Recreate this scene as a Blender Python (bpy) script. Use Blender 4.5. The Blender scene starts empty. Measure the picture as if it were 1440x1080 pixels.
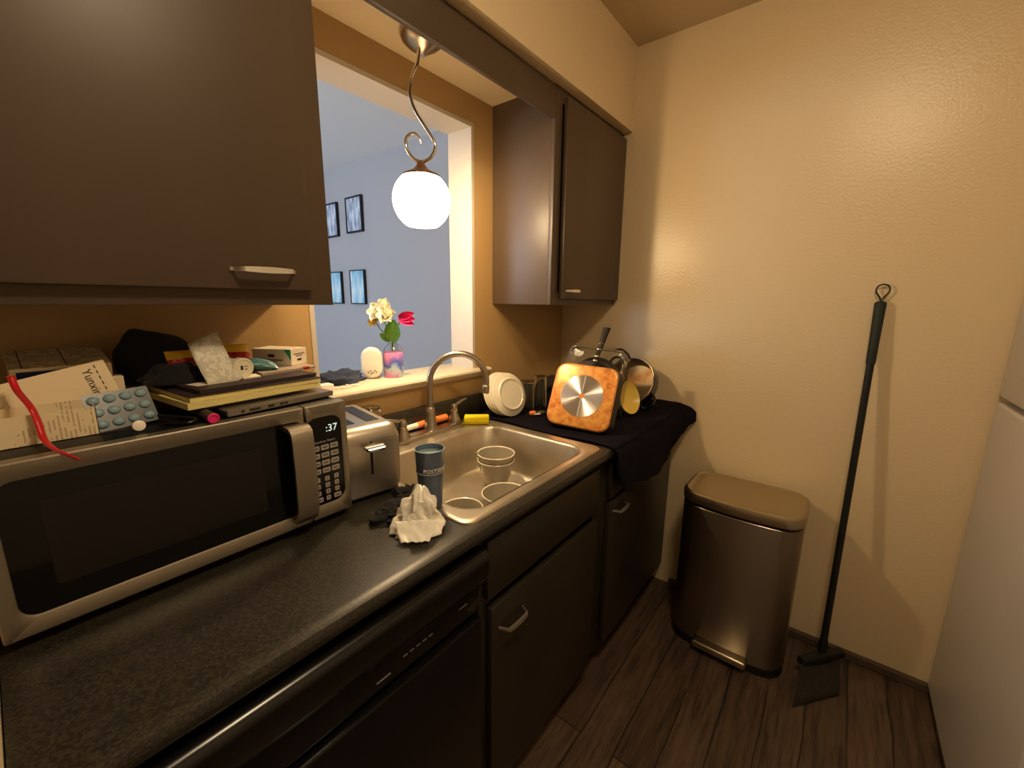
import bpy, bmesh, math, random
from mathutils import Vector, Matrix, noise
C = bpy.context.scene
COL = C.collection
V = Vector
rnd = random.Random(7)

# ------------------------------------------------------------------ camera
cd = bpy.data.cameras.new('camera')
cam = bpy.data.objects.new('camera', cd)
COL.objects.link(cam)
yaw, pitch, roll = 0.6687, -0.1972, 0.0114
f = V((math.cos(yaw)*math.cos(pitch), math.sin(yaw)*math.cos(pitch), math.sin(pitch)))
r_ = V((math.sin(yaw), -math.cos(yaw), 0)); u_ = r_.cross(f)
r2 = math.cos(roll)*r_ + math.sin(roll)*u_
u2 = -math.sin(roll)*r_ + math.cos(roll)*u_
mw = Matrix((r2, u2, -f)).transposed().to_4x4()
mw.translation = V((-2.0118, -1.2391, 1.4037))
cam.matrix_world = mw
cd.sensor_width = 36.0
cd.lens = 584.35/1440*36
cd.clip_start = 0.02
C.camera = cam

# ------------------------------------------------------------------ world, exposure, big lights
C.view_settings.view_transform = 'Standard'
C.view_settings.look = 'None'
C.view_settings.exposure = 0.0
C.view_settings.gamma = 1.0
C.view_settings.use_curve_mapping = False
C.cycles.use_denoising = True
C.cycles.max_bounces = 8
w = bpy.data.worlds.new('world'); C.world = w
w.use_nodes = True
w.node_tree.nodes['Background'].inputs[0].default_value = (0.6, 0.75, 1.0, 1)
w.node_tree.nodes['Background'].inputs[1].default_value = 1.2
def area_light(name, loc, direction, sx, sy, power, col):
    l = bpy.data.lights.new(name, 'AREA'); l.shape = 'RECTANGLE'; l.size = sx; l.size_y = sy
    l.energy = power; l.color = col
    o = bpy.data.objects.new(name, l); COL.objects.link(o)
    o.location = loc; o.rotation_euler = V(direction).to_track_quat('-Z', 'Y').to_euler()
    return o
# daylight entering the dining room window (window_1, out of frame on the left)
area_light('window_daylight', (-3.9, 2.3, 1.5), (1, 0, 0.8), 1.7, 1.3, 100, (0.66, 0.80, 1.0))
PENDANT = 26.0        # radiance of the pendant globe
BULB = 1500.0         # radiance of the bulb inside it
CEILING = 62.0        # radiance of the ceiling fixture
WARM = (1.0, 0.745, 0.43)
WARM2 = (1.0, 0.775, 0.49)

# ------------------------------------------------------------------ materials
def lin(c):
    o = []
    for v in c:
        v = v/255.0
        o.append(v/12.92 if v <= 0.04045 else ((v+0.055)/1.055)**2.4)
    return (o[0], o[1], o[2], 1.0)
class N:
    def __init__(s, name):
        s.m = bpy.data.materials.new(name); s.m.use_nodes = True
        s.t = s.m.node_tree; s.b = s.t.nodes['Principled BSDF']; s.co = None
    def node(s, k, **kw):
        n = s.t.nodes.new(k)
        for a, b in kw.items(): setattr(n, a, b)
        return n
    def link(s, a, b): s.t.links.new(a, b)
    def coord(s, scale=(1,1,1), rot=(0,0,0)):
        tc = s.node('ShaderNodeTexCoord'); mp = s.node('ShaderNodeMapping')
        mp.inputs['Scale'].default_value = scale; mp.inputs['Rotation'].default_value = rot
        s.link(tc.outputs['Object'], mp.inputs[0]); return mp.outputs[0]
    def noise(s, sc, det=4, co=None, rough=.55):
        n = s.node('ShaderNodeTexNoise'); n.inputs['Scale'].default_value = sc
        n.inputs['Detail'].default_value = det; n.inputs['Roughness'].default_value = rough
        s.link(co or s.coord(), n.inputs['Vector']); return n.outputs['Fac']
    def ramp(s, fac, stops):
        n = s.node('ShaderNodeValToRGB'); e = n.color_ramp.elements
        while len(e) < len(stops): e.new(0.5)
        for i, (p, c) in enumerate(stops): e[i].position = p; e[i].color = c
        s.link(fac, n.inputs[0]); return n.outputs[0]
    def mix(s, fac, a, b):
        n = s.node('ShaderNodeMix'); n.data_type = 'RGBA'
        if isinstance(fac, float): n.inputs[0].default_value = fac
        else: s.link(fac, n.inputs[0])
        for i, v in ((6, a), (7, b)):
            if isinstance(v, tuple): n.inputs[i].default_value = v
            else: s.link(v, n.inputs[i])
        return n.outputs[2]
    def math(s, op, a, b=0.0):
        n = s.node('ShaderNodeMath'); n.operation = op
        for i, v in ((0, a), (1, b)):
            if isinstance(v, (int, float)): n.inputs[i].default_value = v
            else: s.link(v, n.inputs[i])
        return n.outputs[0]
    def bump(s, h, strength, dist=.002):
        n = s.node('ShaderNodeBump'); n.inputs['Strength'].default_value = strength
        n.inputs['Distance'].default_value = dist
        s.link(h, n.inputs['Height']); s.link(n.outputs[0], s.b.inputs['Normal'])
    def base(s, c):
        if isinstance(c, tuple): s.b.inputs['Base Color'].default_value = c
        else: s.link(c, s.b.inputs['Base Color'])
def mat(name, col, rough=.5, metal=0.0, col2=None, nscale=8, bump=0, bscale=60, spec=.5, coat=0, sheen=0,
        aniso=0, stretch=None, trans=0, ior=1.45, sss=0, dist=.002):
    n = N(name); c = lin(col)
    co = n.coord(stretch) if stretch else None
    if col2:
        fac = n.noise(nscale, 5, co)
        n.base(n.ramp(fac, [(.35, c), (.65, lin(col2))]))
    else: n.base(c)
    b = n.b.inputs
    b['Roughness'].default_value = rough; b['Metallic'].default_value = metal
    b['Specular IOR Level'].default_value = spec; b['Coat Weight'].default_value = coat
    b['Sheen Weight'].default_value = sheen; b['Anisotropic'].default_value = aniso
    b['Transmission Weight'].default_value = trans; b['IOR'].default_value = ior
    if sss: b['Subsurface Weight'].default_value = sss; b['Subsurface Radius'].default_value = (.02, .01, .006)
    if bump: n.bump(n.noise(bscale, 4, co), bump, dist)
    return n.m
def emis(name, col, strength):
    n = N(name); n.b.inputs['Emission Color'].default_value = (*col, 1)
    n.b.inputs['Emission Strength'].default_value = strength
    n.base((.8, .78, .72, 1)); return n.m
def printed(name, base, ink, lines=140, amount=.5, axis=(1, 0, 0), rough=.55, word=60):
    """pale carton with rows of tiny illegible print"""
    n = N(name); tc = n.coord()
    wv = n.node('ShaderNodeTexWave'); wv.wave_type = 'BANDS'
    wv.bands_direction = 'X' if axis[0] else ('Y' if axis[1] else 'Z')
    wv.inputs['Scale'].default_value = lines; n.link(tc, wv.inputs['Vector'])
    band = n.math('GREATER_THAN', wv.outputs['Fac'], .62)
    ns = n.math('GREATER_THAN', n.noise(word, 3), .5)
    blk = n.math('GREATER_THAN', n.noise(9, 1), 1-amount)
    k = n.math('MULTIPLY', n.math('MULTIPLY', band, ns), blk)
    n.base(n.mix(k, lin(base), lin(ink))); n.b.inputs['Roughness'].default_value = rough
    return n.m

M = {}
M['wall'] = mat('cream_wall_paint', (224, 202, 164), .27, bump=.5, bscale=100, spec=.5, dist=.002)
M['accent'] = mat('mustard_wall_paint', (186, 150, 98), .5, bump=.3, bscale=130, dist=.0015)
M['ceil'] = mat('ceiling_paint', (205, 184, 150), .7, bump=.3, bscale=90)
M['white'] = mat('white_trim_paint', (206, 194, 176), .4)
M['pale'] = mat('pale_bounce_paint', (240, 232, 220), .6)  # unseen right and rear walls, whitened to bounce more fill light
M['sill'] = mat('cream_sill_paint', (216, 204, 178), .35, col2=(208, 195, 166), nscale=5)
M['dwall'] = mat('grey_wall_paint', (180, 177, 178), .8)
M['dceil'] = mat('dining_ceiling_paint', (240, 240, 240), .8)
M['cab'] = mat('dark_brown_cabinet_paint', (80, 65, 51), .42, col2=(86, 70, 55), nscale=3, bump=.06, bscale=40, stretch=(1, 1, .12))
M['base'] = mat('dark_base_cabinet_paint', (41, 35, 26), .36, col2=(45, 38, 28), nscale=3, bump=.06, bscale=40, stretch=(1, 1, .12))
M['chrome'] = mat('chrome', (225, 220, 212), .12, 1)
M['pull'] = mat('satin_chrome_pull', (236, 230, 220), .3, .9)
M['nickel'] = mat('brushed_nickel', (190, 180, 165), .28, 1)
M['steel'] = mat('brushed_steel', (214, 204, 190), .4, .85, bump=.05, bscale=90, stretch=(.03, 1, 1))
M['toastersteel'] = mat('brushed_toaster_steel', (188, 178, 162), .34, .9, bump=.05, bscale=90, stretch=(.03, 1, 1))
M['ovensteel'] = mat('brushed_oven_steel', (158, 148, 132), .38, .85, bump=.05, bscale=90, stretch=(.03, 1, 1))
M['sinksteel'] = mat('satin_sink_steel', (212, 202, 184), .38, .92, col2=(190, 178, 156), nscale=7, bump=.05, bscale=30)
M['blackgloss'] = mat('black_glass', (9, 8, 8), .08, spec=.5)
M['black'] = mat('black_plastic', (16, 15, 14), .38)
M['darkgrey'] = mat('dark_grey_plastic', (40, 38, 38), .45)
M['panel'] = mat('keypad_black', (8, 7, 9), .22)
M['key'] = mat('keypad_grey', (168, 158, 150), .5)
M['keyink'] = mat('key_print', (40, 36, 36), .6)
M['dwash'] = mat('dishwasher_black', (14, 12, 11), .22, spec=.6)
M['fridge'] = mat('textured_white_enamel', (212, 206, 200), .38, bump=.5, bscale=260, dist=.001)
M['gasket'] = mat('grey_gasket', (120, 112, 104), .7)
M['glass'] = mat('clear_glass', (245, 248, 245), .02, trans=1, ior=1.45)
M['navy'] = mat('navy_towel_cloth', (18, 15, 24), .95, col2=(23, 19, 29), nscale=30, bump=.5, bscale=420, spec=.12)
M['blackcloth'] = mat('black_cloth', (17, 15, 16), .95, col2=(26, 23, 24), nscale=20, bump=.4, bscale=350, sheen=.05)
M['darkbrowncloth'] = mat('dark_rag_cloth', (17, 14, 15), .95, col2=(25, 20, 21), nscale=25, bump=.4, bscale=350, sheen=.03)
M['paper'] = mat('white_paper', (238, 226, 205), .8, col2=(228, 214, 192), nscale=14)
M['tissue'] = mat('white_tissue', (255, 250, 236), .9)
M['ivory'] = mat('ivory_ceramic', (236, 226, 202), .22)
M['stone'] = mat('grey_beige_ceramic', (150, 140, 120), .3)
M['yellow'] = mat('yellow_sponge_foam', (245, 222, 20), .85, bump=.6, bscale=160)
M['greenpad'] = mat('scouring_pad_yellow', (205, 186, 30), .95, bump=.8, bscale=300)
M['orange'] = mat('orange_plastic', (232, 128, 60), .4)
M['whiteplastic'] = mat('white_plastic', (238, 230, 216), .35)
M['red'] = mat('red_satin_ribbon', (205, 22, 30), .35, sheen=.3)
M['redfoil'] = mat('red_wrapper', (165, 22, 26), .35)
M['goldfoil'] = mat('yellow_wrapper', (232, 184, 50), .35)
M['teal'] = mat('teal_wrapper', (92, 138, 136), .35, col2=(60, 104, 108), nscale=20)
M['navyprint'] = mat('navy_print', (32, 36, 92), .5, col2=(44, 48, 110), nscale=40)
M['copper'] = None
M['darkpan'] = mat('dark_nonstick', (38, 33, 30), .4)
M['blackenamel'] = mat('black_enamel', (18, 15, 16), .15, coat=.5)
M['potinside'] = mat('stained_steel', (176, 162, 132), .35, .8, col2=(140, 98, 54), nscale=9)
M['bowlyellow'] = mat('yellow_ceramic', (236, 205, 96), .3)
M['bowlgrey'] = mat('grey_ceramic', (110, 108, 104), .35)
M['broom'] = mat('black_broom_plastic', (24, 26, 24), .4)
M['grip'] = mat('dark_green_rubber_grip', (34, 42, 36), .6)
M['bristle'] = mat('dark_bristles', (30, 24, 19), .85, col2=(42, 34, 27), nscale=60, bump=.8, bscale=200, stretch=(1, 1, .1))
def bin_mat():
    n = N('brushed_bin_steel'); n.base(lin((158, 146, 132))); b = n.b.inputs
    b['Metallic'].default_value = 1; b['Roughness'].default_value = .34; b['Anisotropic'].default_value = .85
    b['Anisotropic Rotation'].default_value = .25
    t = n.node('ShaderNodeTangent'); t.direction_type = 'RADIAL'; t.axis = 'Z'
    n.link(t.outputs[0], b['Tangent']); return n.m
M['trashsteel'] = bin_mat()
M['trashlid'] = mat('satin_lid_steel', (190, 178, 154), .3, 1)
M['baseboard'] = mat('dark_vinyl_baseboard', (84, 68, 54), .6)
M['laptop'] = mat('silver_laptop', (150, 142, 134), .35, .8)
M['pad'] = mat('yellow_paper_block', (232, 220, 150), .8, col2=(214, 198, 128), nscale=30, stretch=(1, 1, 40))
M['cover'] = mat('dark_notebook_cover', (58, 44, 46), .5)
M['pink'] = mat('pink_plastic', (225, 40, 120), .35)
M['petalw'] = mat('white_petals', (250, 246, 222), .6)
M['petaly'] = mat('yellow_petals', (240, 208, 110), .6)
M['petalp'] = mat('pink_petals', (225, 30, 110), .55)
M['leaf'] = mat('green_leaf', (96, 150, 40), .45, col2=(74, 124, 32), nscale=20)
M['pill'] = mat('blue_grey_capsules', (136, 164, 176), .15)
M['foil'] = mat('blister_foil', (22, 30, 33), .3)
M['softgrey'] = mat('grey_booklet', (176, 158, 140), .5)
M['greenprint'] = mat('green_print', (40, 150, 110), .5)
M['tumbler'] = mat('blue_grey_tumbler', (92, 108, 132), .22, col2=(66, 76, 100), nscale=10)
M['tumblerlight'] = mat('pale_cup_inside', (150, 170, 172), .3)
M['cream'] = mat('cream_paint_edge', (226, 206, 170), .5)
M['bounce_floor'] = mat('beige_bounce_floor', (190, 178, 160), .95)  # unseen dining floor, made pale to bounce daylight up to the ceiling
M['frameblk'] = mat('black_frame', (28, 26, 30), .4)
M['jacket'] = mat('navy_jacket_cloth', (40, 46, 66), .95, col2=(54, 62, 84), nscale=20, bump=.5, bscale=200)
M['carton'] = printed('carton_fine_print', (244, 228, 188), (176, 152, 112), 55, .75, (0, 1, 0))
M['cartonx'] = printed('carton_side_print', (236, 218, 180), (200, 176, 138), 60, .5, (1, 0, 0))
M['plaincarton'] = mat('plain_white_carton', (240, 218, 180), .55)
M['leaflet'] = printed('printed_leaflet', (226, 220, 200), (160, 154, 140), 110, .7, (1, 0, 0), word=90)
def globe_mat():
    n = N('lit_frosted_glass'); t = n.t
    em = n.node('ShaderNodeEmission'); em.inputs[0].default_value = (*WARM, 1); em.inputs[1].default_value = PENDANT
    tr = n.node('ShaderNodeBsdfTransparent'); tr.inputs[0].default_value = (1, .97, .92, 1)
    mx = n.node('ShaderNodeMixShader'); mx.inputs[0].default_value = .5
    n.link(em.outputs[0], mx.inputs[1]); n.link(tr.outputs[0], mx.inputs[2])
    n.link(mx.outputs[0], t.nodes['Material Output'].inputs['Surface']); return n.m
M['globe'] = globe_mat()
M['bulb'] = emis('lit_bulb', WARM, BULB)
M['dome'] = emis('lit_ceiling_diffuser', WARM2, CEILING)
M['digit'] = emis('display_digits', (.35, .55, .5), 1.0)
M['ink'] = mat('black_ink', (44, 36, 32), .6)
M['logo'] = mat('silver_print', (150, 146, 150), .5)
M['whiteink'] = mat('white_print', (232, 226, 220), .5)

def counter_mat():
    n = N('dark_speckled_laminate')
    a = n.noise(5, 6); b = n.noise(240, 3)
    c = n.ramp(a, [(.3, lin((33, 30, 24))), (.7, lin((49, 45, 37)))])
    c2 = n.ramp(b, [(.42, lin((22, 20, 17))), (.64, lin((74, 69, 57)))])
    n.base(n.mix(.45, c, c2))
    n.b.inputs['Roughness'].default_value = .36
    n.bump(b, .08); return n.m
M['counter'] = counter_mat()
def floor_mat():
    n = N('dark_wood_planks'); co = n.coord((1, 1, 1))
    br = n.node('ShaderNodeTexBrick')
    wob = n.node('ShaderNodeVectorMath'); wob.operation = 'ADD'
    nz = n.node('ShaderNodeTexNoise'); nz.inputs['Scale'].default_value = 5; n.link(co, nz.inputs['Vector'])
    sc = n.node('ShaderNodeVectorMath'); sc.operation = 'MULTIPLY'; sc.inputs[1].default_value = (0, .022, 0)
    n.link(nz.outputs['Color'], sc.inputs[0]); n.link(co, wob.inputs[0]); n.link(sc.outputs[0], wob.inputs[1])
    n.link(wob.outputs[0], br.inputs['Vector'])
    br.inputs['Scale'].default_value = 1.0; br.inputs['Brick Width'].default_value = 2.6
    br.inputs['Row Height'].default_value = .118; br.inputs['Mortar Size'].default_value = .0035; br.inputs['Mortar Smooth'].default_value = .6
    br.offset = .37
    br.inputs['Color1'].default_value = lin((104, 85, 66)); br.inputs['Color2'].default_value = lin((80, 63, 51))
    br.inputs['Mortar'].default_value = lin((34, 27, 21))
    g = n.noise(8, 8, n.coord((.5, 6, 1)), .72)
    g2 = n.noise(4.5, 6, n.coord((.8, 1.6, 1)), .7)
    k = n.ramp(g, [(.36, (.28, .26, .24, 1)), (.5, (.8, .78, .76, 1)), (.66, (1.25, 1.2, 1.15, 1))])
    mx = n.node('ShaderNodeMix'); mx.data_type = 'RGBA'; mx.blend_type = 'MULTIPLY'; mx.inputs[0].default_value = .95
    n.link(br.outputs['Color'], mx.inputs[6]); n.link(k, mx.inputs[7])
    d = n.ramp(g2, [(.56, (0, 0, 0, 1)), (.72, (.5, .5, .5, 1))])
    n.base(n.mix(d, mx.outputs[2], lin((116, 92, 74))))
    n.b.inputs['Roughness'].default_value = .5; n.bump(g, .15); return n.m
M['floor'] = floor_mat()
def copper_mat():
    n = N('stained_lamplit_copper')
    a = n.noise(30, 8, None, .8); b = n.noise(7, 3)
    c = n.ramp(a, [(.34, lin((112, 56, 22))), (.47, lin((226, 132, 54))), (.66, lin((252, 192, 100)))])  # dark speckled stains; brighter tones carry the lamp's reflected glow
    n.base(n.mix(n.ramp(b, [(.4, (0, 0, 0, 1)), (.7, (.5, .5, .5, 1))]), c, lin((238, 186, 104))))
    n.b.inputs['Roughness'].default_value = .3; n.b.inputs['Metallic'].default_value = .2
    n.b.inputs['Coat Weight'].default_value = .4; n.bump(a, .15); return n.m
M['copper'] = copper_mat()
def disc_mat():
    n = N('spun_aluminium'); n.base(lin((236, 230, 222)))
    n.b.inputs['Metallic'].default_value = .9; n.b.inputs['Roughness'].default_value = .3
    n.b.inputs['Anisotropic'].default_value = 1.0
    n.b.inputs['Anisotropic Rotation'].default_value = .25
    t = n.node('ShaderNodeTangent'); t.direction_type = 'RADIAL'; t.axis = 'Z'
    n.link(t.outputs[0], n.b.inputs['Tangent']); return n.m
M['disc'] = disc_mat()
def vase_mat():
    n = N('painted_glass_bands')
    tc = n.coord(); sp = n.node('ShaderNodeSeparateXYZ'); n.link(tc, sp.inputs[0])
    h = n.math('ADD', n.math('MULTIPLY', sp.outputs[2], 6.0), n.math('MULTIPLY', n.noise(22, 2), .75))
    n.base(n.ramp(h, [(.36, lin((216, 132, 200))), (.50, lin((186, 206, 226))), (.62, lin((70, 100, 190))),
                      (.76, lin((150, 112, 196))), (.92, lin((222, 140, 196)))]))
    n.b.inputs['Roughness'].default_value = .12; n.b.inputs['Coat Weight'].default_value = .5
    n.b.inputs['Subsurface Weight'].default_value = .0; return n.m
M['vase'] = vase_mat()
def photo_mat(name, cols, sc, seed):  # streaky print tones with the window's bluish reflection painted in
    n = N(name); tc = n.coord((1, 3.5, 1)); nn = n.node('ShaderNodeTexNoise'); nn.noise_dimensions = '4D'
    nn.inputs['W'].default_value = seed; nn.inputs['Scale'].default_value = sc; nn.inputs['Detail'].default_value = 3
    n.link(tc, nn.inputs['Vector'])
    n.base(n.ramp(nn.outputs['Fac'], [(.35, lin(cols[0])), (.5, lin(cols[1])), (.65, lin(cols[2]))]))
    n.b.inputs['Roughness'].default_value = .15; return n.m
M['photo1'] = photo_mat('grey_photo_glare', [(132, 140, 160), (186, 194, 210), (228, 233, 242)], 9, 1)
M['photo2'] = photo_mat('pale_blue_glare', [(120, 184, 214), (176, 220, 238), (232, 246, 252)], 5, 5)

# ------------------------------------------------------------------ mesh helpers
MW = {}
def NB(): return bmesh.new()
def box(bm, lo, hi, bev=0.0, seg=2):
    r = bmesh.ops.create_cube(bm, size=1.0)
    vs = r['verts']
    for v in vs:
        v.co = V([lo[i] + (v.co[i]+.5)*(hi[i]-lo[i]) for i in range(3)])
    if bev > 0:
        es = list({e for v in vs for e in v.link_edges})
        bmesh.ops.bevel(bm, geom=es, offset=bev, segments=seg, profile=.5, affect='EDGES')
def xf(bm, m, vs=None):
    bmesh.ops.transform(bm, matrix=m, verts=vs or bm.verts[:])
def loft(bm, loops, cap0=True, cap1=True, closed=True):
    rings = [[bm.verts.new(p) for p in L] for L in loops]
    n = len(rings[0])
    for a, b in zip(rings[:-1], rings[1:]):
        for i in range(n if closed else n-1):
            j = (i+1) % n
            try: bm.faces.new((a[i], a[j], b[j], b[i]))
            except ValueError: pass
    if cap0: bm.faces.new(rings[0][::-1])
    if cap1: bm.faces.new(rings[-1])
    return rings
def rr(cx, cy, hx, hy, r, n=6):
    r = min(r, hx-1e-5, hy-1e-5); pts = []
    for (sx, sy, a0) in ((1, 1, 0), (-1, 1, 90), (-1, -1, 180), (1, -1, 270)):
        for k in range(n+1):
            a = math.radians(a0 + 90*k/n)
            pts.append((cx + sx*(hx-r) + r*math.cos(a), cy + sy*(hy-r) + r*math.sin(a)))
    return pts
def rrprism(bm, cx, cy, hx, hy, r, z0, z1, e=0.0, n=6):
    """rounded rectangle column, edges eased by e"""
    L = []
    if e > 0:
        for z, d in ((z0, e), (z0+e*.3, e*.3), (z0+e, 0), (z1-e, 0), (z1-e*.3, e*.3), (z1, e)):
            L.append([(x, y, z) for x, y in rr(cx, cy, hx-d, hy-d, max(r-d, .0005), n)])
    else:
        for z in (z0, z1): L.append([(x, y, z) for x, y in rr(cx, cy, hx, hy, r, n)])
    loft(bm, L)
def lathe(bm, prof, at=(0, 0, 0), n=32, m=None, cap0=True, cap1=True):
    L = []
    for r, z in prof:
        L.append([V((r*math.cos(2*math.pi*i/n), r*math.sin(2*math.pi*i/n), z)) for i in range(n)])
    if m is not None: L = [[m @ p for p in l] for l in L]
    L = [[p + V(at) for p in l] for l in L]
    loft(bm, L, cap0, cap1)
def tube(bm, pts, r, n=12, cap=True):
    pts = [V(p) for p in pts]
    rs = r if isinstance(r, (list, tuple)) else [r]*len(pts)
    t0 = (pts[1]-pts[0]).normalized()
    up = V((0, 0, 1)) if abs(t0.z) < .9 else V((1, 0, 0))
    x = t0.cross(up).normalized(); L = []
    for i, p in enumerate(pts):
        t = (pts[min(i+1, len(pts)-1)] - pts[max(i-1, 0)]).normalized()
        x = (x - t*x.dot(t)).normalized(); y = t.cross(x)
        L.append([p + (x*math.cos(2*math.pi*k/n) + y*math.sin(2*math.pi*k/n))*rs[i] for k in range(n)])
    loft(bm, L, cap, cap)
def bez(ps, n=12):
    """Catmull-Rom through the points"""
    ps = [V(p) for p in ps]; out = []
    for i in range(len(ps)-1):
        p0 = ps[max(i-1, 0)]; p1 = ps[i]; p2 = ps[i+1]; p3 = ps[min(i+2, len(ps)-1)]
        for k in range(n):
            t = k/n
            out.append(.5*((2*p1) + (p2-p0)*t + (2*p0-5*p1+4*p2-p3)*t*t + (3*p1-p0-3*p2+p3)*t**3))
    out.append(ps[-1]); return out
def strip(bm, pts, wdir, width):
    rows = []
    for p, wd in zip(pts, wdir):
        d = V(wd).normalized()*width/2
        rows.append((bm.verts.new(p-d), bm.verts.new(p+d)))
    for a, b in zip(rows[:-1], rows[1:]): bm.faces.new((a[0], a[1], b[1], b[0]))
def text_into(bm, s, size, m, extrude=.0004, align='CENTER'):
    cu = bpy.data.curves.new('t', 'FONT'); cu.body = s; cu.size = size; cu.extrude = extrude
    cu.align_x = align; cu.align_y = 'CENTER'; cu.resolution_u = 3
    o = bpy.data.objects.new('t', cu); me = o.to_mesh()
    n0 = len(bm.verts); bm.from_mesh(me); o.to_mesh_clear()
    bpy.data.objects.remove(o); bpy.data.curves.remove(cu)
    bm.verts.ensure_lookup_table()
    vs = bm.verts[n0:]
    for v in vs: v.co = m(v.co) if callable(m) else m @ v.co
def obj(name, bm, material, parent=None, smooth=35, world=True, label=None, solid=0, sub=0):
    me = bpy.data.meshes.new(name)
    bmesh.ops.recalc_face_normals(bm, faces=bm.faces[:])
    P = MW[parent.name] if parent else None
    if P is not None and world: bm.transform(P.inverted())
    bm.to_mesh(me); bm.free()
    if smooth:
        for p in me.polygons: p.use_smooth = True
        me.set_sharp_from_angle(angle=math.radians(smooth))
    me.materials.append(M[material] if isinstance(material, str) else material)
    o = bpy.data.objects.new(name, me); COL.objects.link(o)
    if parent: o.parent = parent
    MW[o.name] = P if P is not None else Matrix()
    if label: o['label'] = label
    if solid:
        md = o.modifiers.new('thickness', 'SOLIDIFY'); md.thickness = solid; md.offset = 0
    if sub:
        md = o.modifiers.new('smooth', 'SUBSURF'); md.levels = sub; md.render_levels = sub
    return o
def thing(name, label, cat, loc=(0, 0, 0), rotz=0.0, group=None, matrix=None):
    o = bpy.data.objects.new(name, None); COL.objects.link(o); o.empty_display_size = .05
    m = matrix if matrix is not None else Matrix.Translation(V(loc)) @ Matrix.Rotation(rotz, 4, 'Z')
    o.matrix_world = m; MW[o.name] = m
    o['label'] = label; o['category'] = cat
    if group: o['group'] = group
    return o
def tag(o, label, cat, group=None):
    o['label'] = label; o['category'] = cat
    if group: o['group'] = group
    # give a one-mesh thing an origin at its base
    me = o.data; vs = [v.co for v in me.vertices]
    lo = V([min(v[i] for v in vs) for i in range(3)]); hi = V([max(v[i] for v in vs) for i in range(3)])
    c = V(((lo.x+hi.x)/2, (lo.y+hi.y)/2, lo.z))
    me.transform(Matrix.Translation(-c)); o.location = c
    return o
def struct(name, bm, m, smooth=0):
    o = obj(name, bm, m, None, smooth); o['kind'] = 'structure'; return o
def frame_m(c, yaw_deg, tilt_deg, roll_deg=0):
    """local z = normal pointing along yaw and up by tilt, local y = up in the plane"""
    ya, ti, ro = map(math.radians, (yaw_deg, tilt_deg, roll_deg))
    n = V((math.cos(ya)*math.cos(ti), math.sin(ya)*math.cos(ti), math.sin(ti)))
    r = V((-math.sin(ya), math.cos(ya), 0)); u = n.cross(r)
    R = math.cos(ro)*r + math.sin(ro)*u; U = -math.sin(ro)*r + math.cos(ro)*u
    m = Matrix((R, U, n)).transposed().to_4x4(); m.translation = V(c); return m

# ------------------------------------------------------------------ the setting
FZ = -0.02
CZ = 2.53
def slab(name, lo, hi, m):
    b = NB(); box(b, lo, hi); return struct(name, b, m)
slab('floor', (-4.1, -2.6, FZ-.1), (.2, .128, FZ), 'floor')
slab('floor_dining', (-4.1, .128, FZ-.1), (.3, 4.6, FZ), 'bounce_floor')
slab('ceiling', (-4.1, -2.6, CZ), (.2, .128, CZ+.1), 'ceil')
slab('ceiling_dining', (-4.1, .128, CZ), (.3, 4.6, CZ+.1), 'dceil')
slab('wall_far', (0, -2.6, FZ), (.1, .0, CZ), 'wall')
b = NB()
box(b, (-4.0, 0, FZ), (-1.41, .128, CZ)); box(b, (-.705, 0, FZ), (.1, .128, CZ))
box(b, (-1.41, 0, FZ), (-.705, .128, 1.08)); box(b, (-1.41, 0, 2.082), (-.705, .128, CZ))
struct('wall_left', b, 'accent')
slab('wall_right', (-4.1, -2.6, FZ), (0, -2.5, CZ), 'pale')
slab('wall_rear', (-4.1, -2.5, FZ), (-4.0, 0, CZ), 'pale')
slab('wall_dining_end', (.1, .128, FZ), (.2, 4.6, CZ), 'dwall')
slab('wall_dining_back', (-4.1, 4.5, FZ), (.1, 4.6, CZ), 'dwall')
b = NB()
box(b, (-4.1, .128, FZ), (-4.0, 1.4, CZ)); box(b, (-4.1, 3.2, FZ), (-4.0, 4.5, CZ))
box(b, (-4.1, 1.4, FZ), (-4.0, 3.2, .8)); box(b, (-4.1, 1.4, 2.2), (-4.0, 3.2, CZ))
struct('wall_dining_window', b, 'dwall')
b = NB()
for (y0, y1, z0, z1) in ((1.4, 1.46, .8, 2.2), (3.14, 3.2, .8, 2.2), (1.4, 3.2, .8, .86), (1.4, 3.2, 2.14, 2.2), (2.28, 2.32, .8, 2.2)):
    box(b, (-4.07, y0, z0), (-4.03, y1, z1))
wf = struct('window_1', b, 'white')
b = NB(); box(b, (-4.052, 1.46, .86), (-4.048, 3.14, 2.14)); obj('pane', b, 'glass', wf, 0)
# dropped bulkhead above the cabinets
b = NB(); box(b, (-4.0, -.35, 2.18), (0, 0, CZ)); struct('wall_soffit', b, 'wall')
# white lining of the pass-through opening
b = NB()
box(b, (-.72, -.001, 1.115), (-.705, .130, 2.082)); box(b, (-1.41, -.001, 1.115), (-1.395, .130, 2.082))
box(b, (-1.395, -.001, 2.067), (-.72, .130, 2.082))
struct('trim_1', b, 'white')
# ledge of the opening with its small moulding
b = NB()
L = []
prof = [(.18, 1.080), (.18, 1.113), (.178, 1.115), (-.026, 1.115), (-.033, 1.112), (-.036, 1.105), (-.033, 1.098),
        (-.026, 1.095), (-.016, 1.094), (-.013, 1.090), (-.011, 1.080)]
for x in (-1.445, -.635): L.append([(x, y, z) for y, z in prof])
loft(b, L)
struct('trim_2', b, 'sill', 30)
b = NB(); box(b, (-.022, -1.75, FZ), (-.0005, -.70, .014), .004); struct('baseboard_far', b, 'baseboard')
b = NB(); box(b, (-2.11, -.66, FZ), (-2.068, 0, .935), .004); struct('trim_3', b, 'cream')

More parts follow.
